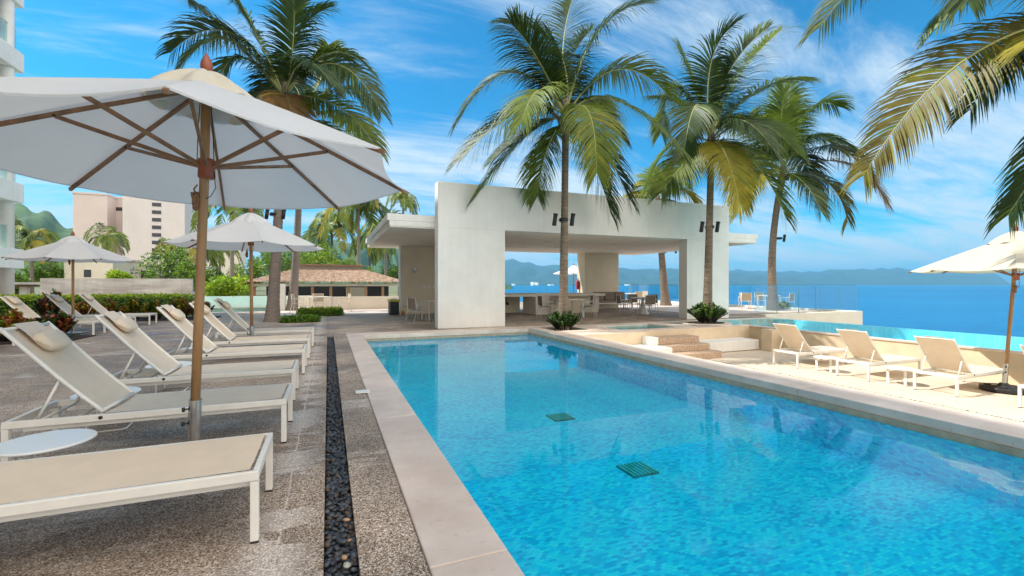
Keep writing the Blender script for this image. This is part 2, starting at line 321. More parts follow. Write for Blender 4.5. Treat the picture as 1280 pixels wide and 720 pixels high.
def water(name, tintc, bump=.02, scale=3, glass=False, refl=1.0):
    m = bpy.data.materials.new(name); m.use_nodes = True; t = m.node_tree; t.nodes.clear(); Lk = t.links.new
    tcn = N(t, 'ShaderNodeTexCoord'); nn = N(t, 'ShaderNodeTexNoise'); Lk(tcn.outputs['Object'], nn.inputs[0]); nn.inputs['Scale'].default_value = scale; nn.inputs['Detail'].default_value = 2
    bb = N(t, 'ShaderNodeBump'); bb.inputs['Strength'].default_value = 1; bb.inputs['Distance'].default_value = bump; Lk(nn.outputs[0], bb.inputs['Height'])
    out = N(t, 'ShaderNodeOutputMaterial')
    if glass:
        g = N(t, 'ShaderNodeBsdfGlass'); g.inputs['IOR'].default_value = 1.33; g.inputs['Roughness'].default_value = 0; g.inputs[0].default_value = (*tintc, 1)
        Lk(bb.outputs[0], g.inputs['Normal']); Lk(g.outputs[0], out.inputs[0])
    else:
        fr = N(t, 'ShaderNodeFresnel'); fr.inputs[0].default_value = 1.37; Lk(bb.outputs[0], fr.inputs['Normal'])
        tr = N(t, 'ShaderNodeBsdfTransparent'); tr.inputs[0].default_value = (*tintc, 1)
        gl = N(t, 'ShaderNodeBsdfGlossy'); gl.inputs['Roughness'].default_value = .02; Lk(bb.outputs[0], gl.inputs['Normal'])
        ms = N(t, 'ShaderNodeMixShader'); Lk(math_n(t, 'MULTIPLY', fr.outputs[0], refl), ms.inputs[0]); Lk(tr.outputs[0], ms.inputs[1]); Lk(gl.outputs[0], ms.inputs[2]); Lk(ms.outputs[0], out.inputs[0])
    return m
M['pool_water'] = water('pool_water', (.72,.985,1), .0016, 2.2)
M['infinity_water'] = water('infinity_water', (.66,.96,1), .006, 3, refl=.55)
M['left_water'] = water('left_water', (.80,.98,1), .006, 3, refl=.3)
def pane(name, col, f=.08):
    m = bpy.data.materials.new(name); m.use_nodes = True; t = m.node_tree; t.nodes.clear(); Lk = t.links.new
    tr = N(t, 'ShaderNodeBsdfTransparent'); tr.inputs[0].default_value = (*col, 1); gl = N(t, 'ShaderNodeBsdfGlossy'); gl.inputs['Roughness'].default_value = .03
    fr = N(t, 'ShaderNodeFresnel'); fr.inputs[0].default_value = 1.45
    ms = N(t, 'ShaderNodeMixShader'); Lk(math_n(t, 'MULTIPLY', fr.outputs[0], .22), ms.inputs[0]); Lk(tr.outputs[0], ms.inputs[1]); Lk(gl.outputs[0], ms.inputs[2])
    out = N(t, 'ShaderNodeOutputMaterial'); Lk(ms.outputs[0], out.inputs[0]); return m
M['glass'] = pane('glass', (.86,.96,.97)); M['glass_edge'] = mat('glass_edge', (.10,.28,.26), .2)
def sea_mat():
    m = mat('sea', (.006,.145,.42), .45, spec=.25); t = m.node_tree; b = t.nodes['Principled BSDF']; Lk = t.links.new
    tcn = N(t, 'ShaderNodeTexCoord'); v = tcn.outputs['Object']
    mpn = N(t, 'ShaderNodeMapping'); Lk(v, mpn.inputs[0]); mpn.inputs['Rotation'].default_value = (0,0,YAW); mpn.inputs['Scale'].default_value = (.25,1,1)
    nn = N(t, 'ShaderNodeTexNoise'); Lk(mpn.outputs[0], nn.inputs[0]); nn.inputs['Scale'].default_value = .35; nn.inputs['Detail'].default_value = 8; nn.inputs['Roughness'].default_value = .7
    n2 = N(t, 'ShaderNodeTexNoise'); Lk(mpn.outputs[0], n2.inputs[0]); n2.inputs['Scale'].default_value = .008; n2.inputs['Detail'].default_value = 6
    a = math_n(t, 'ADD', math_n(t, 'MULTIPLY', nn.outputs[0], .5), math_n(t, 'MULTIPLY', n2.outputs[0], .6))
    mr = N(t, 'ShaderNodeMapRange'); Lk(a, mr.inputs[0]); mr.inputs[1].default_value = .4; mr.inputs[2].default_value = .72
    mm = N(t, 'ShaderNodeMixRGB'); Lk(mr.outputs[0], mm.inputs[0]); mm.inputs[1].default_value = (.001,.095,.235,1); mm.inputs[2].default_value = (.005,.18,.36,1); Lk(mm.outputs[0], b.inputs['Base Color'])
    bb = N(t, 'ShaderNodeBump'); bb.inputs['Strength'].default_value = .6; bb.inputs['Distance'].default_value = .3; Lk(nn.outputs[0], bb.inputs['Height']); Lk(bb.outputs[0], b.inputs['Normal'])
    return m
M['sea'] = sea_mat()
def pebble_mat():
    m = mat('pebble', (.03,.035,.045), .45, noise=.5, nscale=40); return m
M['pebble'] = pebble_mat(); M['pebble_slate'] = mat('pebble_slate', (.07,.085,.10), .5, noise=.3, nscale=40); M['pebble_brown'] = mat('pebble_brown', (.09,.065,.05), .5, noise=.3, nscale=40)
M['pebble_tan'] = mat('pebble_tan', (.42,.25,.14), .5, noise=.2, nscale=50); M['pebble_pale'] = mat('pebble_pale', (.42,.42,.36), .5, noise=.2, nscale=50)
# ================================================================== THE SETTING
def struct(name, mb, m, bevel=0): return tag(mb.build(name, m, bevel=bevel), kind='structure')
ZL = -.68                                  # level of the lower terrace
SEA = -10
struct('sea', MB().quad((-30000,-30000,SEA),(30000,-30000,SEA),(30000,30000,SEA),(-30000,30000,SEA)), M['sea'])
# the shore: land under the resort and away to the left
shore = [(-900,-500),(16,-500),(23.6,-20),(23.6,31),(9,33),(20,80),(60,260),(210,700),(520,1400),(700,2400),(-1500,2600),(-2500,600)]
struct('ground', MB().prism(shore, SEA-1, -1.25), M['land'])
# upper deck of exposed aggregate concrete, laid round the pools
d = MB()
def slab(x0, x1, y0, y1, z=0, m=0): d.box(x0, x1, y0, y1, z-.3, z, m)
slab(-60, -9, -12, 31.2); slab(-9, -2.3, -12, 25.4); slab(-9, -2.3, 29.3, 31.2); slab(-2.3, -.02, -12, 31.2)
slab(.14, .44, -12, 12.7); slab(-.02, .44, 12.7, 31.2); slab(.44, 16.6, 13.05, 31.2); slab(.44, 5.58, -12, -3.4)
struct('deck', d, M['aggregate'])
struct('terrace', MB().box(16.6, 23.1, 13.4, 31.2, -6, .0), M['aggregate'])
struct('drain_bed', MB().box(-.02, .14, -12, 12.7, -.3, -.075), M['soil'])
# coping of the main pool
cp = MB()
def cope(x0, x1, y0, y1, z=.012, n=1, axis='y'):
    for k in range(n):
        if axis == 'y': a = y0+(y1-y0)*k/n; b = y0+(y1-y0)*(k+1)/n-.007; cp.box(x0, x1, a, b, -.09, z)
        else: a = x0+(x1-x0)*k/n; b = x0+(x1-x0)*(k+1)/n-.004; cp.box(a, b, y0, y1, -.09, z)
cope(.444, .84, -3.0, 12.36, n=6); cope(.444, 5.9, 12.38, 13.04, n=4, axis='x'); cope(5.58, 6.2, -3.0, 11.0, n=6)
cope(.444, 6.2, -3.4, -3.002, n=3, axis='x')
struct('pool_coping', cp, M['travertine'], bevel=.008)
# stone band under the coping, and the mosaic shell of the pool
PX0, PX1, PY0, PY1, PZ = .86, 5.56, -2.98, 12.40, -.62
b = MB()
b.box(.444, .856, -3, 12.4, -.16, -.0905); b.box(.444, 5.9, 12.396, 13.03, -.16, -.0905); b.box(5.565, 6.19, -3, 12.39, -.16, -.0905)
struct('pool_band', b, M['travertine_edge'])
struct('pool_floor', MB().box(PX0-.1, PX1+.1, PY0-.1, PY1+.1, PZ-.2, PZ), M['mosaic'])
struct('pool_wall', MB().box(PX0-.2, PX0, PY0, PY1, PZ, -.161).box(PX1, PX1+.2, PY0, PY1, PZ, -.161), M['mosaic_x'])
struct('pool_wall', MB().box(PX0, PX1, PY1, PY1+.2, PZ, -.161).box(PX0, PX1, PY0-.2, PY0, PZ, -.161), M['mosaic_y'])
WZ = -.15
struct('water', MB().quad((PX0,PY0,WZ),(PX1,PY0,WZ),(PX1,PY1,WZ),(PX0,PY1,WZ)), M['pool_water'])
# raised corner with the first palm: coping ring round soil
ring = MB()
ring.box(5.58, 7.35, 11.0, 11.32, -.5, .03); ring.box(5.58, 7.35, 12.45, 12.95, -.5, .03); ring.box(5.58, 5.95, 11.324, 12.446, -.5, .03); ring.box(7.0, 7.35, 11.324, 12.446, -.5, .03)
struct('planter_kerb', ring, M['travertine'], bevel=.008)
struct('planter_soil', MB().box(5.95, 7.0, 11.32, 12.45, -.3, -.02), M['soil'])
# spa level between the pavilion and the lower terrace, with two shallow spas let into it
sp = MB()
def spbox(x0, x1, y0, y1): sp.box(x0, x1, y0, y1, -.68, .0)
spbox(7.354, 8.0, 10.75, 13.046); spbox(8.0, 10.1, 10.75, 11.15); spbox(8.0, 10.1, 12.55, 13.046); spbox(10.1, 10.9, 10.75, 13.046)
spbox(10.9, 12.6, 10.75, 11.05); spbox(10.9, 16.6, 12.85, 13.046); spbox(6.204, 7.354, 10.45, 10.996); spbox(7.354, 8.4, 10.45, 10.746); spbox(12.6, 12.9, 10.75, 11.05)
struct('spa_deck', sp, M['travertine'])
struct('spa_floor', MB().box(8.0, 10.1, 11.15, 12.55, -.7, -.45).box(10.9, 12.9, 11.05, 12.85, -.7, -.5), M['pool_pale'])
struct('spa_water', MB().quad((8.0,11.15,-.06),(10.1,11.15,-.06),(10.1,12.55,-.06),(8.0,12.55,-.06)), M['infinity_water'])
struct('spa_water', MB().quad((10.9,11.05,-.05),(12.9,11.05,-.05),(12.9,12.85,-.05),(10.9,12.85,-.05)), M['infinity_water'])
rng = random.Random(4)
def island(cx, cy, r, n=22):
    return [(cx+math.cos(2*math.pi*k/n)*r*(1+.06*math.sin(3*k)), cy+math.sin(2*math.pi*k/n)*r*.72) for k in range(n)]
struct('planter_kerb', MB().prism(island(12.0, 11.85, .95), -.6, .02), M['travertine'])
struct('planter_soil', MB().prism(island(12.0, 11.85, .70), -.1, .03), M['soil'])
# lower terrace
struct('lower_terrace', MB().box(6.2, 9.46, -14, 10.75, -1.2, ZL).box(9.50, 12.75, -14, 10.75, -1.2, ZL), M['deck_stone'])
struct('terrace_joint', MB().box(9.46, 9.50, -14, 10.75, -1.2, ZL-.012), M['soil'])
struct('terrace_side', MB().box(6.16, 6.199, -3.4, 10.44, -1.2, -.0905), M['travertine_edge'])
# infinity pool
struct('infinity_floor', MB().box(12.9, 16.7, -40, 12.85, -1.2, -.75), M['pool_pale'])
struct('infinity_wall', MB().box(16.55, 16.72, -40, 13.4, -1.2, -.035), M['pool_pale'])
struct('infinity_water', MB().quad((12.9,-40,-.028),(16.74,-40,-.028),(16.74,12.85,-.028),(12.9,12.85,-.028)), M['infinity_water'])
struct('cliff', MB().box(16.74, 17.2, -60, 13.39, SEA-1, -1.0), M['weathered'])
# left pool
struct('left_pool_floor', MB().box(-9, -2.3, 25.4, 29.3, -1.0, -.2), M['pool_pale'])
struct('left_pool_water', MB().quad((-9,25.4,-.04),(-2.3,25.4,-.04),(-2.3,29.3,-.04),(-9,29.3,-.04)), M['left_water'])
# sunlit pale paving beyond the shade
struct('pale_paving', MB().box(-2.2, 8.0, 21.6, 31.1, .001, .006), M['travertine'])
struct('pale_paving', MB().box(15.4, 23.0, 15.2, 31.1, .001, .006), M['travertine'])
# mountains across the bay and the green hills of the shore
def ridge(name, pts, d0, d1, m, seed, nf=11, rough=.3):
    r = random.Random(seed); ph = [(r.uniform(.5,1.5)*k, r.uniform(0,6.28), 1/k**.8) for k in (1,2,3,5,8,13,21,34)]
    a0 = pts[0][0]; a1 = pts[-1][0]; nu = 220; nv = 14
    def top(px):
        for (xa, ya), (xb, yb) in zip(pts, pts[1:]):
            if xa <= px <= xb: q = (px-xa)/(xb-xa); q = q*q*(3-2*q); return ya+(yb-ya)*q
        return pts[-1][1]
    mb = MB()
    def fn(u, v):
        px = a0+(a1-a0)*u
        hh = (355-top(px))
        hh += hh*.10*sum(a*math.sin(w*u*nf+p) for w, p, a in ph)/2
        s = v if v < .72 else .72-(v-.72)*2.2
        fold = 1+rough*math.sin(u*nf*9+math.sin(v*9+u*30)*1.3)*math.sin(v*5)*(1-v)
        dd = d0+(d1-d0)*v
        z = SEA-1 + (hh/565*(d0+(d1-d0)*.72)+CAMH-SEA+1)*max(0, (s/.72))**.85*fold if v > 0 else SEA-1
        p = F2*dd + R2*((px-640)/565*dd)
        return (p.x, p.y, z)
    mb.grid(fn, nu, nv)
    return struct(name, mb, m)
ridge('mountain_range', [(820,336),(860,335),(915,338),(960,340),(1000,339),(1060,336),(1100,335),(1160,338),(1240,342),(1268,355),(1272,357)], 4800, 7600, M['mountain'], 5)
ridge('mountain_range', [(560,312),(600,318),(640,326),(675,333),(700,334),(740,336),(780,334),(840,336),(900,340),(990,346),(1010,356)], 3600, 6000, M['mountain'], 8)
ridge('hill', [(330,300),(380,288),(420,300),(470,306),(520,318),(560,330),(600,342),(640,356)], 900, 1900, M['hill'], 3)
ridge('hill', [(-420,300),(-200,280),(-60,272),(10,262),(45,264),(90,284),(140,306),(230,334),(330,350),(360,357)], 340, 620, M['hill'], 2)
# air
hz = MB().box(-31000, 31000, -31000, 31000, SEA-2, 520).build('haze', bpy.data.materials.new('haze')); tag(hz, kind='stuff')
hm = hz.data.materials[0]; hm.use_nodes = True; t = hm.node_tree; t.nodes.clear()
pv = N(t, 'ShaderNodeVolumePrincipled'); pv.inputs['Color'].default_value = (.22,.64,1,1); pv.inputs['Density'].default_value = 1.15e-4; pv.inputs['Anisotropy'].default_value = .2
o_ = N(t, 'ShaderNodeOutputMaterial'); t.links.new(pv.outputs[0], o_.inputs['Volume'])
# ================================================================== WALLS AND STEPS
w = thing('retaining_wall', 'long low cream stucco wall between the lower terrace and the infinity pool', 'wall')
MB().box(12.75, 12.9, -14, 10.75, -1.2, -.045).build('wall', M['stucco'], w)
MB().box(12.72, 12.915, -14, 10.78, -.044, .0).build('cap', M['travertine'], w, bevel=.01)
MB().box(12.30, 12.75, 9.6, 9.95, ZL, -.03).build('buttress', M['stucco'], w)
w = thing('spa_wall', 'curved tan stucco wall of the spa facing the lower terrace behind the white bench', 'wall')
MB().box(10.15, 12.745, 10.72, 10.749, ZL, -.01).box(8.41, 10.14, 10.70, 10.745, ZL, -.01).build('wall', M['stucco'], w)
w = tag(MB().box(6.21, 8.40, 10.41, 10.448, ZL, .0).build('low_wall', M['stucco']), 'short tan wall left of the stone steps below the potted palm corner', 'wall')
tag(MB().box(10.12, 12.29, 10.02, 10.70, ZL+.02, -.36).build('built_in_bench', M['plaster'], bevel=.012), 'long white built-in bench right of the stone steps', 'bench')
tag(MB().box(6.22, 8.42, 9.45, 10.40, ZL+.01, -.34).build('built_in_bench', M['plaster'], bevel=.012), 'short white built-in bench left of the stone steps by the pool coping', 'bench')
tag(MB().box(8.18, 8.44, 10.02, 10.40, -.338, -.12).build('pedestal_block', M['plaster'], bevel=.01), 'small white block beside the top stone step', 'block')
st = thing('stone_steps', 'three rough tan stone steps leading down from the spa deck to the lower terrace', 'steps')
for k, (yf, z1, xr) in enumerate(((9.35, -.51, 10.12), (9.72, -.34, 10.06), (10.1, -.17, 10.05))):
    pts = [(8.45, 10.74), (8.45, yf)] + [(xr-.12+.12*math.sin(a*math.pi/10), yf+.12-.12*math.cos(a*math.pi/10)) for a in range(0, 6)] + [(xr, 10.01 if k < 2 else 10.69)]
    if k < 2: pts += [(xr-.03, 10.01), (xr-.03, 10.69)]
    pts = [(x, min(y, 10.69)) for x, y in pts]
    z0 = (ZL, -.51, -.34)[k]
    MB().prism(pts, z0+.001, z1).build('step', M['step_stone'], st, bevel=.012)
# ================================================================== PAVILION
pav = thing('pool_pavilion', 'white flat roofed open pool pavilion with a tall front wall and wide opening', 'pavilion', (0,0,0))
FY0, FY1, FH = 13.43, 13.86, 4.45
MB().box(3.06, 5.23, FY0, FY1, 0, 3.06).box(12.66, 14.8, FY0, FY1, 0, 3.06).box(3.06, 14.8, FY0, FY1, 3.06, FH).build('front_wall', M['plaster'], pav, bevel=.01)
rf = MB().box(1.64, 16.92, FY1+.004, 22.3, 3.26, 3.46).build('roof', M['plaster'], pav)
MB().box(1.72, 16.84, FY1+.03, 22.2, 3.06, 3.257).build('ceiling', M['ceiling'], pav)
MB().box(1.70, 16.86, FY1+.006, FY1+.028, 3.10, 3.255).build('fascia', M['plaster'], pav)
for (x, y) in ((8.2,16.4),(11.4,16.4),(9.9,18.8),(13.2,18.4),(6.2,17.4)):
    o = MB().lathe([(.13,0),(.13,.02),(.10,.03)], (x,y,3.035), 20).build('downlight', M['alu'], pav)
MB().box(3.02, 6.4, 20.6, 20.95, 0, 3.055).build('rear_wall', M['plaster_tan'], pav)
MB().box(2.97, 3.018, 20.56, 20.99, 0, 3.055).build('wall_end', M['plaster'], pav)
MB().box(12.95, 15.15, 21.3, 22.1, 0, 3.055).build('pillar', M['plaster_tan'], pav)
for k in range(4): MB().box(4.02+.22*k, 4.11+.22*k, 20.58, 20.597, 1.17, 1.30).build('switch_plate', M['white_top'], pav)
wl = thing('wall_lamp', 'small round bulkhead lamp on the tan wall under the left canopy', 'lamp', (3.62,20.6,2.0))
MB().lathe([(.13,0),(.13,.06),(.11,.07)], n=20).build('rim', M['alu'], wl); MB().lathe([(.10,.071),(.085,.10),(.03,.115)], n=20).build('lens', M['white_top'], wl)
for c_ in wl.children: c_.rotation_euler = (rad(90),0,0)
# bar counter
bar = thing('bar_counter', 'long tan masonry bar counter with a pale slab top inside the pavilion', 'counter')
MB().box(7.0, 12.2, 18.2, 18.95, .79, .90).box(6.45, 12.2, 18.95, 20.5, .79, .90).build('countertop', M['cream_wall'], bar)
MB().box(8.45, 9.1, 18.0, 19.4, 0, .788).build('pedestal', M['ceiling'], bar)
MB().box(9.1, 12.0, 18.5, 18.7, 0, .788).box(6.46, 8.44, 19.75, 19.95, 0, .788).build('panel', M['plaster_tan'], bar)
MB().box(6.8, 9.0, 18.95, 19.6, .91, .93).build('sink', M['alu'], bar)
MB().tube([(7.55,19.3,.78),(7.55,19.3,.5),(7.6,19.32,.42),(7.7,19.34,.42),(7.7,19.5,.5),(7.7,19.72,.5)], .035).build('drain_pipe', M['black'], bar)
fe = thing('fire_extinguisher', 'red fire extinguisher hanging on the pillar beside the bar', 'extinguisher', (12.86,21.9,1.05))
MB().lathe([(.06,0),(.08,.03),(.08,.42),(.05,.50),(.025,.53)], n=16).build('cylinder', M['red'], fe)
MB().tube([(0,0,.53),(0,0,.58)], .02).bar((0,-.02,.59), (0,-.13,.62), .02, .015).build('valve', M['black'], fe)
MB().tube([(0,-.03,.57),(0,-.10,.5),(0,-.11,.25),(0,-.09,.15)], .012).build('hose', M['black'], fe)
# balustrade of clear glass round the terrace
gb = thing('glass_balustrade', 'clear frameless glass balustrade along the edge of the sea terrace', 'balustrade')
def gpan(p, q, n, nm='glass_panel'):
    for k in range(n):
        a = Vector(p).lerp(Vector(q), k/n); b_ = Vector(p).lerp(Vector(q), (k+1)/n); t_ = (b_-a).normalized()*.012
        o = MB().bar(a+t_+Vector((0,0,.66)), b_-t_+Vector((0,0,.66)), .012, 1.14).build(nm, M['glass'], gb)
        MB().bar(b_+Vector((0,0,.66)), b_+Vector((0,0,.661))+Vector((0,0,0)), .0, .0) if 0 else None
        MB().bar((b_.x,b_.y,.07), (b_.x,b_.y,1.23), .02, .02).build('post', M['glass_edge'], gb)
gpan((16.3,13.52,.1), (23.0,13.52,.1), 5); gpan((23.0,13.56,.1), (23.0,31.0,.1), 9); gpan((23.0,31.0,.1), (8.0,31.0,.1), 8)
tag(MB().box(16.75, 23.1, 13.36, 13.64, -1.5, .09).box(22.9, 23.12, 13.64, 31.2, -1.5, .09).build('terrace_parapet', M['cream_wall'], bevel=.01), 'low cream parapet carrying the glass at the corner of the sea terrace', 'parapet')
# ================================================================== HOTEL (left edge)
hot = thing('hotel_tower', 'tall white hotel tower with rounded stacked balconies at the left edge', 'hotel')
HX, HY = -13.3, 28.5; HH = 25.1
MB().box(-34, HX-1.75, -34, HY-.8, 0, HH).build('wall', M['plaster'], hot)
MB().box(-34, HX, -34, HY, HH-.35, HH).build('roof', M['plaster'], hot)
for k in range(7):
    z0 = 2.07+3.07*k
    MB().box(HX-1.75, HX, -33, HY, z0, z0+.9).build('balcony', M['plaster'], hot, bevel=.03)
    g_ = MB().box(HX-.22, HX-.20, -32.8, HY-.2, z0+.9, z0+1.95).box(HX-1.7, HX-.22, HY-.22, HY-.20, z0+.9, z0+1.95).build('balustrade', M['glass'], hot)
    MB().box(HX-.235, HX-.185, -32.8, HY-.185, z0+1.951, z0+1.975).box(HX-1.7, HX-.236, HY-.235, HY-.185, z0+1.951, z0+1.975).build('handrail', M['alu'], g_)
    MB().box(HX-1.755, HX-1.735, -30, HY-2, z0+.95, z0+3.05).build('window', M['dark_glass'], hot)
for y in (HY-.6, HY-7, HY-14, HY-21, HY-28, HY-35):
    MB().tube([(HX-.32,y,0),(HX-.32,y,HH-.4)], .24, 18).build('column', M['plaster'], hot)
# ================================================================== BUILDINGS AND WALLS BEYOND, LEFT
def px_x(px, Y):
    dx = F2.x+R2.x*(px-640)/565; dy = F2.y+R2.y*(px-640)/565; return dx/dy*Y
def pz(px, py, Y):
    dy = F2.y+R2.y*(px-640)/565; return CAMH-(py-355)/565*(Y/dy)
tag(MB().box(px_x(50,32), px_x(240,32), 32, 32.25, -1.3, 1.66).build('boundary_wall', M['weathered']), 'long weathered whitewashed boundary wall behind the hedge', 'wall')
tag(MB().box(-8.6, -.9, 29.4, 29.6, 0, .66).build('low_wall', M['cream_wall']), 'low white parapet beyond the small left pool', 'parapet')
tag(MB().box(-.95, 6.4, 25.3, 25.5, 0, .68).build('low_wall', M['cream_wall']), 'low cream parapet behind the white table and bin', 'parapet')
tag(MB().box(px_x(346,25.6)-.2, px_x(362,25.6)-.2, 25.55, 25.9, 0, 1.35).build('gate_pier', M['plaster'], bevel=.02), 'square white pier between the two low parapets', 'pier')
# pink towers
def tower(Y, pa, pb, ytop, dep, label, m, wins):
    t_ = thing('apartment_tower', label, 'building'); x0 = px_x(pa, Y); x1 = px_x(pb, Y); zt = pz((pa+pb)/2, ytop, Y)
    MB().box(x0, x1, Y, Y+dep, -1.3, zt).build('wall', m, t_)
    MB().box(x0-.15, x1+.15, Y-.15, Y+dep, zt, zt+.35).build('coping', m, t_)
    for (px, w_, ys) in wins:
        for y in ys:
            a = px_x(px, Y); z = pz(px, y, Y)
            MB().box(a, a+w_, Y-.06, Y-.02, z-.36, z+.36).build('window', M['window_dark'], t_)
    return t_
tower(110, 153, 231, 234, 18, 'taller pale pink slab tower with a single column of slot windows', M['pink_wall'], [(190, 1.5, [246+9.5*k for k in range(10)])])
tower(112, 91, 134, 243, 16, 'lower blank pink tower left of the taller slab', M['pink_wall_deep'], [])
tower(116, 134.5, 152.4, 248, 12, 'narrow recessed pink tower wing between the two blocks', M['pink_wall_deep'], [(143.5, 2.3, [261]) ])
def house(px0, px1, ytop, Y, dep, label, m, wins=()):
    t_ = thing('house', label, 'house'); x0 = px_x(px0, Y); x1 = px_x(px1, Y); zt = pz((px0+px1)/2, ytop, Y)
    MB().box(x0, x1, Y, Y+dep, -1.3, zt).build('wall', m, t_); MB().box(x0-.1, x1+.1, Y-.1, Y+dep, zt, zt+.25).build('parapet', M['cream_wall'], t_)
    for (px, y, a, b_) in wins:
        x = px_x(px, Y); z = pz(px, y, Y); MB().box(x, x+a, Y-.04, Y-.01, z-b_, z).build('window', M['window_dark'], t_)
house(80, 141, 324, 62, 8, 'cream house with a small window below the pink towers', M['cream_wall'], [(105,337,.6,.8)])
house(142, 200, 331, 70, 8, 'low pinkish house with a dark carport below the slab tower', M['pink_wall'], [(160,338,2.8,1.1)])
house(236, 262, 286, 190, 14, 'distant white apartment block on the hillside above the bushes', M['plaster'], [(240,292,2,1.4),(246,292,2,1.4),(252,292,2,1.4)])
house(268, 300, 291, 200, 14, 'distant cream apartment block half hidden by palms on the hillside', M['cream_wall'], [(272,297,2.2,1.4),(282,297,2.2,1.4)])
# far specks of white hotels at the foot of the mountains
for i, (px, y, w_, h_, lb) in enumerate(((643,352,16,12,'tiny far white hotel left end of the opposite shore'),(667,349,12,26,'tiny far twin of taller white hotel blocks on the shore, left one'),(672,349,12,22,'tiny far taller white hotel block on the shore, right of its twin'),(690,353,36,9,'tiny far long low white building on the shore'),(786,352,20,9,'tiny far white building right of the pillar on the shore'))):
    p = D(px, 355, 3350); o = tag(MB().box(p.x-w_/2, p.x+w_/2, p.y, p.y+40, SEA, SEA+h_).build('hotel_block', M['plaster']), lb, 'building')
# restaurant hut with hipped clay tile roof
hut = thing('tiled_hut', 'open sided restaurant hut with a hipped weathered clay tile roof', 'hut')
Y0 = 42; xa = px_x(314, Y0); xb = px_x(502, Y0); ze = 1.52; zr = 2.75; dp = 9
def tile_face(p00, p01, p10, p11, nu, nv):
    p00, p01, p10, p11 = map(Vector, (p00, p01, p10, p11)); nrm = (p01-p00).cross(p10-p00).normalized()
    if nrm.z < 0: nrm = -nrm
    def fn(u, v):
        q = p00.lerp(p01, u).lerp(p10.lerp(p11, u), v)
        return q+nrm*(.05*abs(math.sin(u*nu*math.pi/2))+.04*((v*9) % 1))
    return fn
r_ = MB()
r_.grid(tile_face((xa-.4,Y0-.4,ze),(xb+.4,Y0-.4,ze),(xa+3.2,Y0+3.6,zr),(xb-3.2,Y0+3.6,zr), 90, 9), 180, 27)
r_.grid(tile_face((xa-.4,Y0+dp,ze),(xa-.4,Y0-.4,ze),(xa+3.2,Y0+5,zr),(xa+3.2,Y0+3.6,zr), 60, 9), 60, 18)
r_.grid(tile_face((xb+.4,Y0-.4,ze),(xb+.4,Y0+dp,ze),(xb-3.2,Y0+3.6,zr),(xb-3.2,Y0+5,zr), 60, 9), 60, 18)
r_.box(xa+3.2, xb-3.2, Y0+3.6, Y0+5, zr-.3, zr)
r_.build('roof', M['clay_tile'], hut)
MB().box(xa+3.0, xb-3.0, Y0+3.3, Y0+5.2, zr+.32, zr+.42).build('ridge_roof', M['clay_tile'], hut)
MB().box(xa+3.3, xb-3.3, Y0+3.7, Y0+4.9, zr+.0, zr+.318).build('monitor', M['cream_wall'], hut)
e_ = MB()
for k in range(30): x = xa+3.2+(xb-xa-6.4)*k/29; e_.box(x-.04, x+.04, Y0+3.32, Y0+3.69, zr+.2, zr+.315)
for k in range(48): x = xa-.3+(xb-xa+.6)*k/47; e_.box(x-.04, x+.04, Y0-.42, Y0+.1, ze-.14, ze-.05)
e_.build('rafters', M['wood_post'], hut)
MB().box(xa, xb, Y0, Y0+.2, ze-.36, ze-.15).build('beam', M['ceiling'], hut)
for k in range(9): x = xa+.2+(xb-xa-.4)*k/8; MB().box(x-.11, x+.11, Y0+.02, Y0+.19, -1.25, ze-.421).build('post', M['wood_post'], hut)
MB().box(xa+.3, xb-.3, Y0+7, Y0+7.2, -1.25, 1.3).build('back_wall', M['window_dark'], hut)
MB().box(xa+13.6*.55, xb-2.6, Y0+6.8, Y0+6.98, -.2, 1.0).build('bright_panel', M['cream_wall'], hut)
# small timber shelter by the hotel
sh = thing('timber_shelter', 'small shelter with round post and sloping slab roof beside the hotel', 'shelter')
p = D(22, 372, 27)
MB().box(p.x-3, p.x+1.6, p.y-.8, p.y+2.4, 1.32, 1.46).build('roof', M['weathered'], sh)
MB().tube([(p.x+.3,p.y,0),(p.x+.3,p.y,1.2)], .21, 14).build('post', M['orange'] if 0 else M['ceiling'], sh)
MB().box(p.x-3, p.x+1.3, p.y-.1, p.y+.1, 1.19, 1.31).bar((p.x-1.3,p.y,.75),(p.x+.1,p.y,1.2), .08, .08).box(p.x-3, p.x+.1, p.y-.05, p.y+.05, .68, .76).build('beam', M['wood_post'], sh)
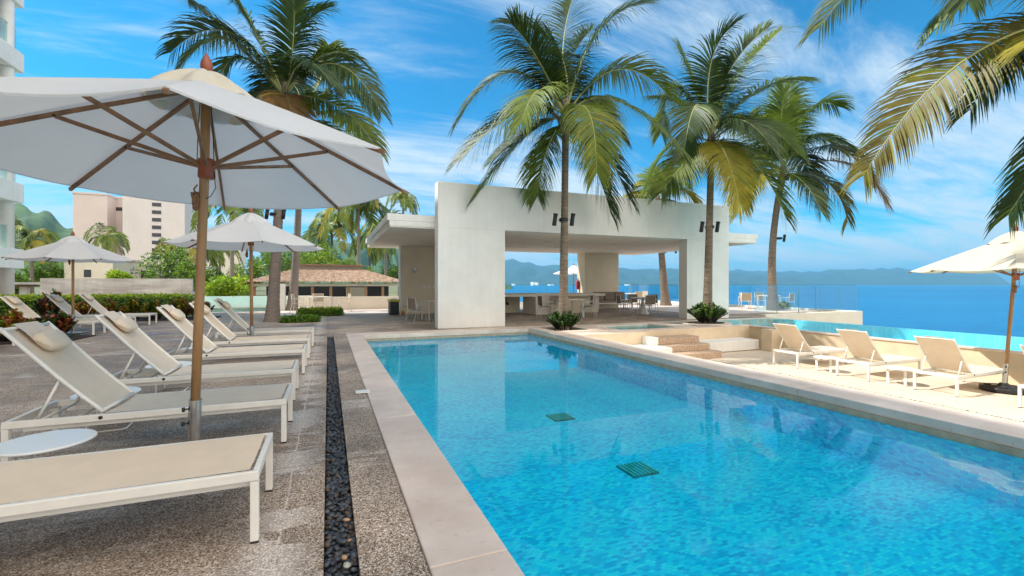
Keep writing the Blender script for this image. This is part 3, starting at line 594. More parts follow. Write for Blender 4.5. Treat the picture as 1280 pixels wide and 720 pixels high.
# ================================================================== PALMS
def frond(P0, P1, P2, leaf=.55, n=46, seed=0, g=.42, wid=.05, kind='dark', start=.14, spread=1.0, dead=0.0, rollk=.45):
    """arching rachis from P0 through about P1 to P2, with pinnate leaflets hanging from both sides"""
    r = random.Random(seed); P0, P1, P2 = Vector(P0), Vector(P1), Vector(P2)
    Pc = P1*2-(P0+P2)/2; mb = MB(); up = Vector((0,0,1))
    def B(t): return P0*(1-t)**2+Pc*(2*t*(1-t))+P2*t*t
    def T(t): return ((Pc-P0)*(1-t)+(P2-Pc)*t).normalized()
    L_ = (P1-P0).length+(P2-P1).length
    mb.tube([B(k/14) for k in range(15)], [max(.004, .034*(1-k/14)**.8*min(1, L_/3)) for k in range(15)], 6, 0)
    roll = r.uniform(-.35, .35); tw = r.uniform(-.35, .35)
    mats = {'dark':(1,1,1,2), 'mid':(2,2,1,2,2), 'gold':(3,2,2,3),'olive':(2,5,2,5,3,2), 'dry':(4,4,3), 'mix':(1,2,2,1)}[kind]
    base = r.choice(mats)
    for i in range(n):
        t = start+(1-start)*(i+.5)/n; c = B(t); tg = T(t); sd = tg.cross(up)
        if sd.length < .2: sd = tg.cross(Vector((.3,.9,0)))
        sd.normalize(); nr = sd.cross(tg).normalized()
        ra = tw+rollk*sd.dot(F2)*(2 if rollk > .6 else 1); sd, nr = sd*math.cos(ra)+nr*math.sin(ra), nr*math.cos(ra)-sd*math.sin(ra)
        q = (t-start)/(1-start); ll = leaf*(math.sin(math.pi*min(1, .16+.70*q)))**.7*(1-.12*q)
        for s_ in (-1, 1):
            if r.random() < .05: continue
            l = ll*r.uniform(.85, 1.12)
            dirv = (tg*(.34+.8*q*q)+sd*s_*spread*(1-.35*q)+nr*(.10+s_*roll*.6+r.uniform(-.16,.16))).normalized()
            pth = [c.copy()]; dv = dirv.copy(); K = 4
            for k in range(K):
                dv = (dv+Vector((0,0,-1))*g*(k+.6)/K*(1+r.uniform(-.2,.2))).normalized(); pth.append(pth[-1]+dv*l/K)
            wv = dirv.cross(nr).normalized(); wv = (wv*.8+nr*.4*s_).normalized()
            ws = [wid*.55, wid, wid*.9, wid*.55, .002]
            i0 = len(mb.v)
            for k in range(K+1):
                mb.v.append(tuple(pth[k]-wv*ws[k]/2)); mb.v.append(tuple(pth[k]+wv*ws[k]/2))
            mi = base if r.random() < .8 else r.choice(mats)
            if dead and q > 1-dead: mi = 4
            for k in range(K): mb.face((i0+2*k, i0+2*k+1, i0+2*k+3, i0+2*k+2), mi, True)
    return mb
LM = [M['rachis'], M['leaf_dark'], M['leaf_mid'], M['leaf_gold'], M['leaf_dry'], M['leaf_olive']]
def palm_trunk(base, top, r0, r1, parent, m, bend=(0,0), rings=46, n=14):
    base = Vector(base); top = Vector(top); mid = (base+top)/2+Vector((bend[0],bend[1],0)); pts = []; rs = []
    pc = mid*2-(base+top)/2; r = random.Random(int(base.x*100))
    for k in range(rings*2+1):
        t = k/(rings*2); p = base*(1-t)**2+pc*2*t*(1-t)+top*t*t
        pts.append(p-base if 0 else p); flare = 1+.55*math.exp(-t*14)
        rs.append((r0+(r1-r0)*min(1,t*1.6))*flare*(1+(.05 if k % 2 else -.02)+r.uniform(-.015,.015)))
    return MB().tube(pts, rs, n).build('trunk', m, parent)
def crown_heart(hub, parent, s=1.0, seed=1):
    r = random.Random(seed); mb = MB(); hub = Vector(hub)
    mb.tube([hub+Vector((0,0,-.45*s)), hub+Vector((0,0,-.15*s)), hub+Vector((0,0,.25*s)), hub+Vector((0,0,.6*s))], [.11*s,.17*s,.12*s,.02], 10)
    for k in range(9):
        a = r.uniform(0, 6.28); q = hub+Vector((math.cos(a)*.12*s, math.sin(a)*.12*s, -.35*s)); mb.tube([q, q+Vector((math.cos(a)*.12,math.sin(a)*.12,.35))*s, q+Vector((math.cos(a)*.3,math.sin(a)*.3,.5))*s], [.04*s,.03*s,.02*s], 6)
    mb.build('crown_shaft', M['trunk'], parent)
    for k in range(5):
        a = r.uniform(0, 6.28); c = hub+Vector((math.cos(a)*.2*s, math.sin(a)*.2*s, -.28*s-.1*r.random())); MB().lathe([(.02,-.10*s),(.075*s,-.04*s),(.085*s,.02*s),(.03*s,.1*s)], c, 10).build('coconut', M['leaf_mid'], parent)
def palm(label, base, hubpx, d, fronds, r0=.15, r1=.11, leaf=.62, m='trunk', bend=(0,0), seed=0, group=None, n=46, wid=.05, s=1, rollk=.35):
    """fronds: (mid_right, mid_up, end_right, end_up, depth, kind) in metres from the hub; depth is away from the viewer"""
    t_ = thing('palm_tree', label, 'palm tree', group=group); hub = D(hubpx[0], hubpx[1], d)
    palm_trunk(base, hub+Vector((0,0,-.3)), r0, r1, t_, M[m], bend)
    crown_heart(hub, t_, s, seed)
    for i, (mr, mu, er, eu, dep, kind) in enumerate(fronds):
        P0 = hub+Vector((0,0,.05)); P1 = hub+R2*mr+Vector((0,0,mu))+F2*dep*.55; P2 = hub+R2*er+Vector((0,0,eu))+F2*dep
        frond(P0, P1, P2, leaf, n, seed*50+i, kind=kind, wid=wid, rollk=rollk).build('frond', LM, t_)
    return t_
def pxf(hub, d, rows):            # pixel offsets of the fronds seen in the photograph -> metres about the hub
    k = d/565; return [((a-hub[0])*k, (hub[1]-b)*k, (c-hub[0])*k, (hub[1]-e)*k, dep, kd) for (a,b,c,e,dep,kd) in rows]
h1 = (707,148)
palm('coconut palm rising from the planter at the far right corner of the pool', (6.46,11.85,-.1), h1, 13.4, pxf(h1, 13.4, [
 (697,58,632,22,.3,'dark'),(706,50,722,-28,.8,'dark'),(742,52,800,18,-.6,'mix'),(775,82,846,118,.4,'mid'),(768,128,852,196,-.3,'mix'),
 (640,88,572,146,.2,'dark'),(652,142,576,208,-.5,'mix'),(655,168,590,244,.6,'mix'),(675,128,650,178,-1.6,'mid'),(686,178,676,232,1.3,'dark'),
 (729,152,734,232,-1.5,'gold'),(742,190,772,262,.9,'dark'),(755,172,800,240,1.2,'dark'),(690,80,660,20,1.8,'dark'),(724,108,765,95,2.0,'mid'),(715,70,748,12,1.0,'dark'),(672,90,640,60,-1.2,'dark'),(735,115,790,150,1.4,'mix'),(668,150,615,185,1.2,'dark')]), .14, .10, leaf=1.42, seed=1, n=120, wid=.036)
h2 = (889,180)
palm('coconut palm rising from the bush beside the right pillar of the pavilion', (12.05,11.85,-.05), h2, 15.6, pxf(h2, 15.6, [
 (876,110,858,52,.6,'mix'),(922,100,980,34,.2,'mix'),(935,122,996,104,-.4,'mix'),(948,150,1008,186,.5,'mid'),(938,205,974,276,-.4,'mix'),
 (892,200,897,262,-1.5,'gold'),(858,200,824,242,-.3,'mid'),(850,105,832,160,.5,'dark'),(850,172,818,226,1.0,'mid'),(905,110,918,60,1.2,'dark'),
 (862,140,838,205,-1.2,'dark'),(912,160,945,215,-1.4,'dark'),(880,95,900,50,-.8,'dark'),(922,180,955,240,1.3,'mix'),(903,100,945,50,-.7,'dark'),(868,130,828,108,.9,'dark'),(915,140,960,150,1.2,'mix')]), .15, .11, leaf=1.4, seed=2, n=115, wid=.04)
h3 = (978,216)
palm('slightly leaning coconut palm on the sea terrace beside the white tables', (21.1,16.36,0), h3, 23.1, pxf(h3, 23.1, [
 (988,160,997,98,.6,'mix'),(1012,138,1052,130,.3,'mid'),(1042,182,1090,226,.2,'olive'),(1050,205,1098,255,-.5,'dry'),(1030,228,1054,278,-.3,'olive'),
 (992,232,1002,268,-1.4,'mid'),(948,190,922,222,.3,'mix'),(942,222,918,266,-.4,'gold'),(950,165,944,140,.8,'mix'),(1000,180,1035,200,-1.8,'dark'),
 (970,165,968,120,-.8,'mix'),(1018,165,1068,178,1.2,'mid'),(955,205,940,250,1.4,'mid'),(985,160,1015,112,.9,'mix'),(960,175,935,160,-.9,'mix'),(1010,190,1045,240,1.3,'mix')]), .22, .15, leaf=1.75, bend=(-.25,.1), seed=3, n=100, wid=.06)
h4 = (356,122)
palm('tall coconut palm with a thick grey trunk, nearer of the two behind the left umbrellas', (-1.86,18.28,-.05), h4, 16.2, pxf(h4, 16.2, [
 (285,38,208,62,.2,'dark'),(262,20,215,-20,.8,'dark'),(330,55,316,24,-.8,'dark'),(366,45,402,2,.4,'dark'),(420,82,478,142,-.2,'dark'),
 (405,60,455,75,.6,'dark'),(420,130,466,182,.4,'mix'),(366,128,378,160,-.7,'dry'),(345,130,322,185,.5,'dark'),(375,70,384,20,-1.0,'dark'),(300,60,250,95,-.9,'dark'),(310,110,262,150,.9,'dark'),(392,92,435,128,-1.5,'dark'),
 (340,80,300,95,1.6,'dark'),(385,60,410,45,1.6,'dark'),(318,85,300,130,-1.3,'dark')]), .19, .14, leaf=1.5, m='trunk_grey', seed=4, n=84, wid=.055)
h5 = (375,146)
palm('slimmer coconut palm, farther of the two behind the left umbrellas', (-1.71,25.65,-.05), h5, 23.1, pxf(h5, 23.1, [
 (365,105,330,112,.3,'dark'),(398,95,405,50,.6,'dark'),(430,110,462,135,.3,'dark'),(438,150,462,205,-.4,'mix'),(425,172,440,225,.8,'mid'),
 (370,160,345,215,-.5,'mid'),(380,175,372,228,.7,'mid'),(415,118,440,105,-.9,'dark'),(378,115,355,90,1.0,'dark'),(404,178,410,230,-1.4,'mid')]), .2, .14, leaf=1.8, m='trunk_grey', bend=(.1,0), seed=5, n=80, wid=.075)
h6 = (822,250)
palm('palm standing behind the pavilion with only its crown tips above the roof', (19.6,22.6,0), h6, 27.5, pxf(h6, 27.5, [
 (800,240,775,258,.3,'gold'),(850,236,872,256,.3,'gold'),(815,232,805,228,.9,'gold'),(835,232,850,232,-.5,'gold'),(822,225,830,214,.5,'mid'),(790,250,770,275,-.5,'mid'),(845,255,855,285,.4,'mid')]), .24, .17, leaf=1.7, seed=6, n=60, wid=.10)
# near palm whose crown hangs over the right edge
h7 = (1400,30)
palm('near coconut palm whose golden fronds hang in over the right edge', (12.0,1.2,ZL), h7, 7.0, pxf(h7, 7.0, [
 (1235,58,1098,214,.3,'olive'),(1215,-95,1068,-2,.8,'dark'),(1262,-70,1176,22,-.4,'dark'),(1310,50,1215,90,-.9,'gold'),(1300,-40,1190,20,.2,'mid'),(1375,120,1305,262,.5,'dark'),(1345,10,1262,118,.6,'mid'),
 (1400,-150,1380,-260,.5,'mid'),(1520,-60,1620,60,.3,'mid'),(1500,120,1560,260,-.3,'gold'),(1450,150,1440,300,1.2,'mid'),(1350,-110,1290,-190,-1.2,'dark')]), .17, .12, leaf=1.0, bend=(.3,0), seed=7, n=120, wid=.032, rollk=.5)
# spotlights strapped to the trunks
def spots(px, py, d, s, label, sep_=.19):
    c = D(px, py, d); t_ = thing('spotlight_pair', label, 'spotlight', c, -YAW)
    MB().lathe([(s*1.15,-.05),(s*1.22,0),(s*1.15,.05)], n=16).build('strap', M['black'], t_)
    for k in (-1, 1):
        o = MB().tube([(0,0,-.17),(0,0,.15)], .062, 14).tube([(0,0,.15),(0,0,.19)], .07, 14).build('spotlight', M['black'], t_)
        o.location = (k*(s+.15), 0, 0); o.rotation_euler = (0, rad(8), 0)
        MB().tube([(-k*.15,0,.01),(0,0,.01)], .018, 6).build('bracket', M['alu'], o)
spots(704.5, 275, 13.4, .11, 'pair of black spotlights strapped to the palm at the pool corner')
spots(887, 284, 15.6, .12, 'pair of black spotlights strapped to the palm by the right pillar')
spots(973, 298, 23.1, .15, 'pair of black spotlights strapped to the palm on the sea terrace')
spots(344, 268, 16.2, .15, 'pair of black spotlights on the thick grey palm trunk behind the umbrella')
spots(838.5, 313, 27.5, .17, 'pair of black spotlights on the palm seen through the pavilion')
# distant palms
def far_palm(px, py, d, R, label, seed, gnd=-1.25, kinds=('mid','gold','mix'), nf=15, lean=0):
    r = random.Random(seed); hub = D(px, py, d); t_ = thing('palm_tree', label, 'palm tree', group='distant palms beyond the resort')
    palm_trunk((hub.x+lean, hub.y, gnd), hub, .2, .15, t_, M['trunk_grey'], rings=16, n=8)
    cb = MB()
    for k in range(nf):
        a = 6.28*k/nf+r.uniform(-.2,.2); e = r.choice((-.25,.1,.5,.95)); RR = R*r.uniform(.85,1.15)
        h_ = Vector((math.cos(a), math.sin(a), 0)); P1 = hub+h_*RR*.55*math.cos(e)+Vector((0,0,RR*(.25+.55*math.sin(e)))); P2 = hub+h_*RR*(.95-.2*e)+Vector((0,0,RR*(-.55+.75*math.sin(e))))
        f_ = frond(hub, P1, P2, R*.42, 24, seed*31+k, kind=r.choice(kinds), wid=R*.05); o_ = len(cb.v)
        cb.v += f_.v; cb.m += f_.m; cb.sm += f_.sm; cb.f += [tuple(i+o_ for i in q) for q in f_.f]
    cb.build('crown', LM, t_)
for i, (px, py, d, R, lb) in enumerate((
 (448,262,50,3.9,'full distant palm left of the pavilion canopy, largest of its row'),
 (415,292,58,3.6,'distant golden palm just right of the two grey trunks'),
 (482,292,62,3.6,'distant palm drooping beside the left canopy of the pavilion'),
 (504,256,66,2.6,'small distant palm crown showing above the left canopy roof'),
 (462,312,70,3.4,'low distant palm behind the tiled hut, under the larger crowns'),
 (290,262,46,3.2,'distant palm whose fronds hang right under the big umbrella'),
 (132,299,66,2.7,'young slender palm standing in front of the pink tower'),
 (40,306,46,2.3,'bushy palm beside the hotel balconies, behind the left umbrella'),
 (6,282,55,1.8,'palm crown partly hidden behind the hotel balcony'),
 (248,325,60,3.2,'golden palm among bushes right of the slab tower'),
 (275,320,72,3.2,'pale palm among the bushes left of the second umbrella'),
 (212,312,70,2.2,'small palm crown above the dark green round bush'),
 (528,322,75,3.4,'distant palm seen under the left canopy of the pavilion'))):
    far_palm(px, py, d, R, lb, 20+i)
# ================================================================== BROADLEAF TREES, HEDGES, SHRUBS
def leaves(mb, c, rx, ry, rz_, n, size, r, nm, hollow=.55, upb=.3):
    for _ in range(n):
        while True:
            v = Vector((r.uniform(-1,1), r.uniform(-1,1), r.uniform(-1,1)))
            if hollow < v.length < 1: break
        p = Vector((c[0]+v.x*rx, c[1]+v.y*ry, c[2]+v.z*rz_)); q = Vector((r.gauss(0,1), r.gauss(0,1), r.gauss(0,.6)+upb)).normalized(); q = (q+v*.5).normalized()
        s_ = q.cross(Vector((r.gauss(0,1), r.gauss(0,1), r.gauss(0,1)))).normalized(); l = size*r.uniform(.7,1.3); w_ = l*.42
        i = len(mb.v); mb.v += [tuple(p), tuple(p+q*l*.5+s_*w_*.5), tuple(p+q*l), tuple(p+q*l*.5-s_*w_*.5)]
        mb.face((i,i+1,i+2,i+3), r.randrange(nm))
def tree(px, ptop, pbot, d, wpx, label, seed, mats, n=2600, cat='tree', name='leafy_tree', size=.34, gnd=-1.25):
    r = random.Random(seed); a = D(px, ptop, d); b_ = D(px, pbot, d); H = a.z-b_.z; Wd = wpx*d/565/2; c = (a+b_)/2
    t_ = thing(name, label, cat); tr = MB()
    tr.tube([(c.x,c.y,gnd),(c.x+.05,c.y,(gnd+c.z)/2),(c.x,c.y,c.z)], [.2,.15,.1], 8); cl = MB(); K = 13
    for k in range(K):
        q = Vector((r.uniform(-1,1), r.uniform(-1,1), r.uniform(-1,1)))
        if q.length > 1: q.normalize()
        cc = (c.x+q.x*Wd*.68, c.y+q.y*Wd*.6, c.z+q.z*H*.34); rr = r.uniform(.28,.44)
        tr.tube([(c.x,c.y,c.z-H*.35), cc], [.08,.03], 6); leaves(cl, cc, Wd*rr, Wd*rr, H*rr*.8, n//K, size, r, len(mats), .45)
    tr.build('trunk', M['trunk_grey'], t_); cl.build('crown', [M[k] for k in mats], t_); return t_
G1 = ['shrub_light','shrub_light','leaf_mid','shrub']; G2 = ['shrub_light','hedge_top','shrub_light']; G3 = ['shrub','shrub_light','shrub_deep','shrub_light']
for a in ((205,308,362,50,72,'round glossy green tree beyond the boundary wall, below the slab tower',1,G3),
 (238,330,364,48,50,'lower green tree beyond the right end of the boundary wall',2,G1),
 (288,344,374,36,64,'bright yellow green spreading bush left of the tiled hut',3,G2),
 (352,306,356,52,80,'broad green tree behind the left end of the tiled hut',4,G1),
 (398,304,348,56,66,'leafy light green tree behind the two grey palm trunks',5,G2),
 (310,322,366,56,44,'mid green tree behind the pole of the second umbrella',6,G1),
 (152,340,356,44,30,'small yellow green bush peeping over the boundary wall',7,G2),
 (62,333,356,48,50,'low green tree over the left half of the boundary wall',8,G1),
 (18,342,366,44,40,'dark green tree next to the hotel column',9,G3),
 (262,338,368,62,40,'shaded green tree between umbrella pole and bright bush',10,G3),
 (440,326,352,66,60,'green tree line tree behind the hut ridge, left',11,G1),
 (500,330,352,70,60,'green tree behind the hut ridge near the canopy',12,G3),
 (60,300,336,90,60,'wooded knoll tree below the green hill',13,G3)):
    tree(*a[:6], a[6], a[7])
def hedge(x0, x1, y0, y1, z0, z1, label, seed, n, mats_low, mats_top, name='hedge', size=.09, group=None):
    r = random.Random(seed); t_ = thing(name, label, 'hedge', group=group)
    inner = MB().box(x0+.06, x1-.06, y0+.06, y1-.06, z0, z1-.1).build('branches', M['shrub_deep'], t_)
    a = MB(); b_ = MB()
    for k in range(n):
        f = r.random(); 
        if f < .5: p = (r.uniform(x0,x1), r.uniform(y0,y1), z1+r.gauss(0,.03)); tp = 1
        elif f < .8: p = (r.uniform(x0,x1), y0+r.gauss(0,.03), r.uniform(z0,z1)); tp = 0
        else: p = (r.choice((x0,x1))+r.gauss(0,.03), r.uniform(y0,y1), r.uniform(z0,z1)); tp = 0
        leaves(b_ if tp else a, p, .06,.06,.05, 3, size, r, len(mats_top if tp else mats_low), 0)
    a.build('foliage', [M[k] for k in mats_low], t_); b_.build('top_foliage', [M[k] for k in mats_top], t_)  # top leaves take a separate set of greens from the sides
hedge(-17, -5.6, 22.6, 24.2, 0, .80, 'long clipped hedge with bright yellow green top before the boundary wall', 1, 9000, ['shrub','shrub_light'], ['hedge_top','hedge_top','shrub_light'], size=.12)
hedge(-1.45, -.35, 17.5, 18.1, 0, .13, 'low clipped strip of green around the thick palm trunk', 2, 1500, ['shrub','shrub_light'], ['shrub_light','shrub'])
hedge(-1.1, .5, 20.6, 21.3, 0, .25, 'low clipped green strip around the slimmer palm trunk', 3, 1800, ['shrub','shrub_light'], ['hedge_top','shrub'])
def shrub(name, c, rx, rz_, n, label, seed, mats, blade=.16, wide=.36, group=None, upb=.55):
    r = random.Random(seed); t_ = thing(name, label, 'shrub', c, group=group); st_ = MB(); lf = MB(); K = max(6, n//26)
    for k in range(K):
        a = r.uniform(0,6.28); q = r.uniform(0,1)**.6; tip = Vector((math.cos(a)*rx*q*.85, math.sin(a)*rx*q*.85, rz_*(1-.45*q*q)*r.uniform(.7,1.02)))
        b0 = Vector((tip.x*.35, tip.y*.35, 0)); md = (b0+tip)/2+Vector((0,0,.05)); st_.tube([b0, md, tip], [.012,.009,.004], 5)
        pal = r.sample(range(len(mats)), min(2, len(mats)))
        for j in range(n//K):
            tt = .35+.65*(j/(n//K)); p = b0*(1-tt)**2+md*2*tt*(1-tt)+tip*tt*tt; ang = j*2.4+a
            dv = Vector((math.cos(ang), math.sin(ang), upb+tt*.6)).normalized(); l = blade*r.uniform(.7,1.2); sd = dv.cross(Vector((0,0,1))).normalized(); w_ = l*wide
            m1 = p+dv*l*.5+Vector((0,0,.015)); e = p+dv*l-Vector((0,0,l*.22)); i = len(lf.v)
            lf.v += [tuple(p-sd*w_*.15), tuple(p+sd*w_*.15), tuple(m1+sd*w_*.5), tuple(m1-sd*w_*.5), tuple(e)]; mi = pal[0] if r.random() < .7 else pal[-1]
            lf.face((i,i+1,i+2,i+3), mi); lf.face((i+3,i+2,i+4), mi)
    st_.build('stems', M['soil'], t_); lf.build('foliage', [M[k] for k in mats], t_); return t_
shrub('planter_bush', (6.46,11.85,-.02), .62, .62, 3600, 'dark green bush around the foot of the palm at the pool corner', 31, ['shrub','shrub_deep','shrub'], .10, .38)
shrub('planter_bush', (12.05,11.85,.03), .80, .72, 4600, 'dark green bush around the foot of the palm before the right pillar', 32, ['shrub','shrub_deep','shrub','shrub_light'], .11, .38)
shrub('planter_bush', (21.55,16.1,.0), .5, .35, 300, 'small spiky yellow green plant at the foot of the terrace palm', 33, ['shrub_light','hedge_top','shrub'], .3, .2)
CR = [['croton_dark','shrub','croton_red'],['croton_gold','shrub_light','shrub'],['shrub','croton_dark','shrub_light'],['croton_red','croton_gold','shrub_light'],['shrub_light','croton_gold','shrub']]
near = ['dark maroon and green croton at the far left of the near croton row','green and gold croton second in the near croton row','dark green croton in the middle of the near croton row','red tinged croton right of the middle in the near row','gold and green croton before the umbrella pole in the near row','yellow and maroon croton at the right end of the near row']
for i in range(6):
    shrub('croton', (-9.3+i*.62, 14.1+(i % 2)*.35, 0), .52, .70+.06*math.sin(i*2), 1500, near[i], 40+i, CR[(i*2) % 5], .16, .38, group='crotons in the near bed')
farc = ['tall dark green and maroon croton at the left end of the far croton row','orange gold croton second in the far row','red and orange croton third in the far row','golden yellow croton in the middle of the far row','bronze croton right of the golden one in the far row','deep red croton sixth in the far row','dark maroon croton at the right end of the far row']
for i in range(7):
    shrub('croton', (-8.9+i*.72, 20.7+(i % 2)*.4, 0), .58, (1.15 if i == 0 else .82)+.06*math.sin(i*3), 1200, farc[i], 60+i, CR[(0,3,3,1,4,3,0)[i]], .17, .38, group='crotons in the far bed')
struct('planting_bed', MB().box(-10.2, -5.6, 13.6, 15.0, .0, .03).box(-9.7, -4.1, 20.1, 21.9, 0, .03), M['soil'])
# ================================================================== SUN LOUNGERS
LW, LL = .67, 1.80
def make_lounger(flat=False):
    r_ = thing('sun_lounger', '', 'sun lounger'); h = LW/2; z = .375
    f = MB().bar((-LL,-h+.014,z-.025),(0,-h+.014,z-.025),.028,.05).bar((-LL,h-.014,z-.025),(0,h-.014,z-.025),.028,.05)
    f.bar((-.015,-h+.03,z-.024),(-.015,h-.03,z-.024),.03,.046).bar((-LL+.015,-h+.03,z-.024),(-LL+.015,h-.03,z-.024),.03,.046)
    f.bar((-1.20,-h+.03,z-.045),(-1.20,h-.03,z-.045),.03,.03).bar((-.04,-h+.045,z-.068),(-LL+.1,-h+.045,z-.068),.02,.036).bar((-.04,h-.045,z-.068),(-LL+.1,h-.045,z-.068),.02,.036)
    f.build('frame', M['white_frame'], r_, bevel=.004)
    for x in (-.02, -LL+.02):
        for s_ in (-1, 1):
            l = MB().box(x-.02, x+.02, s_*(h-.02)-.02, s_*(h-.02)+.02, .012, z-.0525).build('leg', M['white_frame'], r_, bevel=.003)
            MB().box(x-.019, x+.019, s_*(h-.02)-.019, s_*(h-.02)+.019, 0, .0115).build('foot', M['rubber'], l)
    def seat(u, v):
        X0 = 1.42 if flat else 1.235; x = -X0+(X0-.045)*u; y = (-h+.028)+(LW-.056)*v
        return (x, y, z+.004-.012*math.sin(math.pi*v)-.004*math.sin(math.pi*u))
    MB().grid(seat, 16, 8).build('seat', M['sling'], r_)
    # backrest: slightly dished, leaning up towards the head
    P0 = Vector((-1.43 if flat else -1.245,0,z+(.002 if flat else .012))); tilt = rad(1.5 if flat else 50); Lb = .34 if flat else .83
    def bp(u):       # profile along the backrest
        d_ = Lb*u; return Vector((P0.x-math.cos(tilt)*d_-.035*math.sin(math.pi*u)*0-.05*u*u*u, 0, P0.z+math.sin(tilt)*d_-(0 if flat else .03)*math.sin(math.pi*u)+.012*u*u*u))
    hb = h-.045
    def back(u, v):
        p = bp(.03+.94*u); n_ = Vector((math.sin(tilt),0,math.cos(tilt))); q = p-n_*.010*math.sin(math.pi*v)
        return (q.x, -hb+2*hb*v, q.z)
    b_ = MB().grid(back, 16, 8).build('backrest', M['sling'], r_)
    fr_ = MB()
    for s_ in (-1, 1): fr_.tube([bp(k/12)+Vector((0,s_*hb,0)) for k in range(13)], .015, 8)
    fr_.tube([bp(.985)+Vector((0,-hb,0)), bp(.985)+Vector((0,hb,0))], .012, 8).tube([bp(.015)+Vector((0,-hb,0)), bp(.015)+Vector((0,hb,0))], .014, 8)
    fr_.build('backrest_frame', M['white_frame'], b_)
    for s_ in (-1, 1):
        a = bp(.48)+Vector((0,s_*(hb-.02),-.02)); MB().tube([a, (-LL+.16, s_*(hb-.02), z-.03)], .011, 8).build('support_strut', M['white_frame'], r_)
        MB().lathe([(.013,0),(.013,.008),(.006,.011)], n=10).build('bolt', M['rubber'], r_).matrix_local = Matrix.Translation((P0.x, s_*h, z-.022))@Matrix.Rotation(-s_*math.pi/2, 4, 'X')
    MB().tube([(-LL+.16,-hb+.02,z-.03),(-LL+.16,hb-.02,z-.03)], .010, 8).tube([(-LL+.34,-hb+.02,z-.05),(-LL+.34,hb-.02,z-.05)], .010, 8).build('crossbar', M['white_frame'], r_)
    if flat: return r_
    # head pillow on the inner face, its flap hooked over the top
    n_ = Vector((math.sin(tilt),0,math.cos(tilt))); tg = Vector((-math.cos(tilt),0,math.sin(tilt))); c0 = bp(.80)+n_*.045
    def pil(u, v):
        a = 2*math.pi*v; e = math.sin(math.pi*min(max(u,.0),1))**.14 if 0 < u < 1 else .05
        ca = math.cos(a); sa = math.sin(a)
        q = c0+tg*(.088*math.copysign(abs(ca)**.6, ca)*e)+n_*(.046*math.copysign(abs(sa)**.6, sa)*e*(1-.12*abs(2*u-1)))
        return (q.x, -.155+.31*u+.006*math.sin(a*2), q.z)
    p_ = MB().grid(pil, 18, 20).build('pillow', M['pillow'], r_)
    def flap(u, v):
        q = bp(.80+.215*u)+n_*(.014+.010*math.sin(math.pi*u)); return (q.x, -.15+.30*v, q.z)
    MB().grid(flap, 8, 4).build('flap', M['pillow'], p_)
    return r_
LP = make_lounger(); LF = make_lounger(True)
lefts = [(-.335, 3.015, 0, 'nearest cream sling sun lounger, flat seat running off the lower left edge'),
 (-.325, 4.61, .0, 'second cream sun lounger from the front, right behind the umbrella pole'),
 (-.35, 6.10, 0, 'third cream sun lounger from the front in the left row'),
 (-.32, 7.77, 0, 'fourth cream sun lounger from the front in the left row'),
 (-.31, 9.28, 0, 'fifth cream sun lounger, just before the second umbrella pole'),
 (-.29, 10.96, 0, 'sixth and farthest cream sun lounger of the left row, beside the second umbrella')]
rr = random.Random(3); first = True
place(LF, True, (lefts[0][0], lefts[0][1], 0), 0, lefts[0][3], 'loungers in the left row by the pool')
for (x, y, a, lb) in lefts[1:]:
    place(LP, first, (x, y, 0), rad(rr.uniform(-.8,.8)), lb, 'loungers in the left row by the pool'); first = False
for (x, y, lb) in ((-5.62, 15.28, 'back row lounger nearest to the small umbrella pole, behind the near crotons'), (-5.45, 16.85, 'middle lounger of the back row before the hedge'), (-5.38, 18.45, 'farthest lounger of the back row, with white legs showing before the orange crotons'), (-6.25, 12.75, 'back row lounger cut by the left edge, only its white foot end showing')):
    place(LP, False, (x, y, 0), 0, lb, 'loungers in the back row')
for (x, y, lb) in ((12.26, 7.78, 'farthest lounger on the sunlit lower terrace, next to the white bench'), (12.24, 6.22, 'middle lounger on the sunlit lower terrace between two round tables'), (12.24, 4.84, 'lounger on the lower terrace just before the cream umbrella'), (12.3, 3.40, 'lounger at the right edge under the cream umbrella')):
    place(LP, False, (x, y, ZL), rad(rr.uniform(-1,1)), lb, 'loungers on the lower terrace')
# ================================================================== ROUND SIDE TABLES
def make_side_table():
    t_ = thing('side_table', '', 'side table')
    MB().lathe([(.235,.315),(.25,.32),(.25,.33),(.24,.335)], n=48).build('table_top', M['white_top'], t_)
    for s_ in (-1, 1): MB().bar((-.10,s_*.15,.315),(-.10,s_*.15,.012), .045, .012, up=(1,0,0)).build('leg', M['white_frame'], t_)
    MB().tube([(-.10,-.15,.008),(.14,-.15,.008),(.17,-.12,.008),(.17,.12,.008),(.14,.15,.008),(-.10,.15,.008)], .008, 6).build('foot_loop', M['white_frame'], t_)
    return t_
TP = make_side_table(); first = True
for (x, y, z, a, lb) in ((-1.70,3.86,0,.2,'round white side table between the two nearest left loungers'),(-1.92,5.36,0,.1,'round white side table between the second and third left loungers'),(-1.85,6.92,0,0,'round white side table between the third and fourth left loungers'),(-1.9,8.5,0,.3,'round white side table between the fourth and fifth left loungers'),
   (10.72,6.98,ZL,.1,'round white side table between the far and middle loungers on the lower terrace'),(10.72,5.52,ZL,.0,'round white side table beside the lounger before the cream umbrella')):
    place(TP, first, (x,y,z), a, lb, 'round white side tables'); first = False
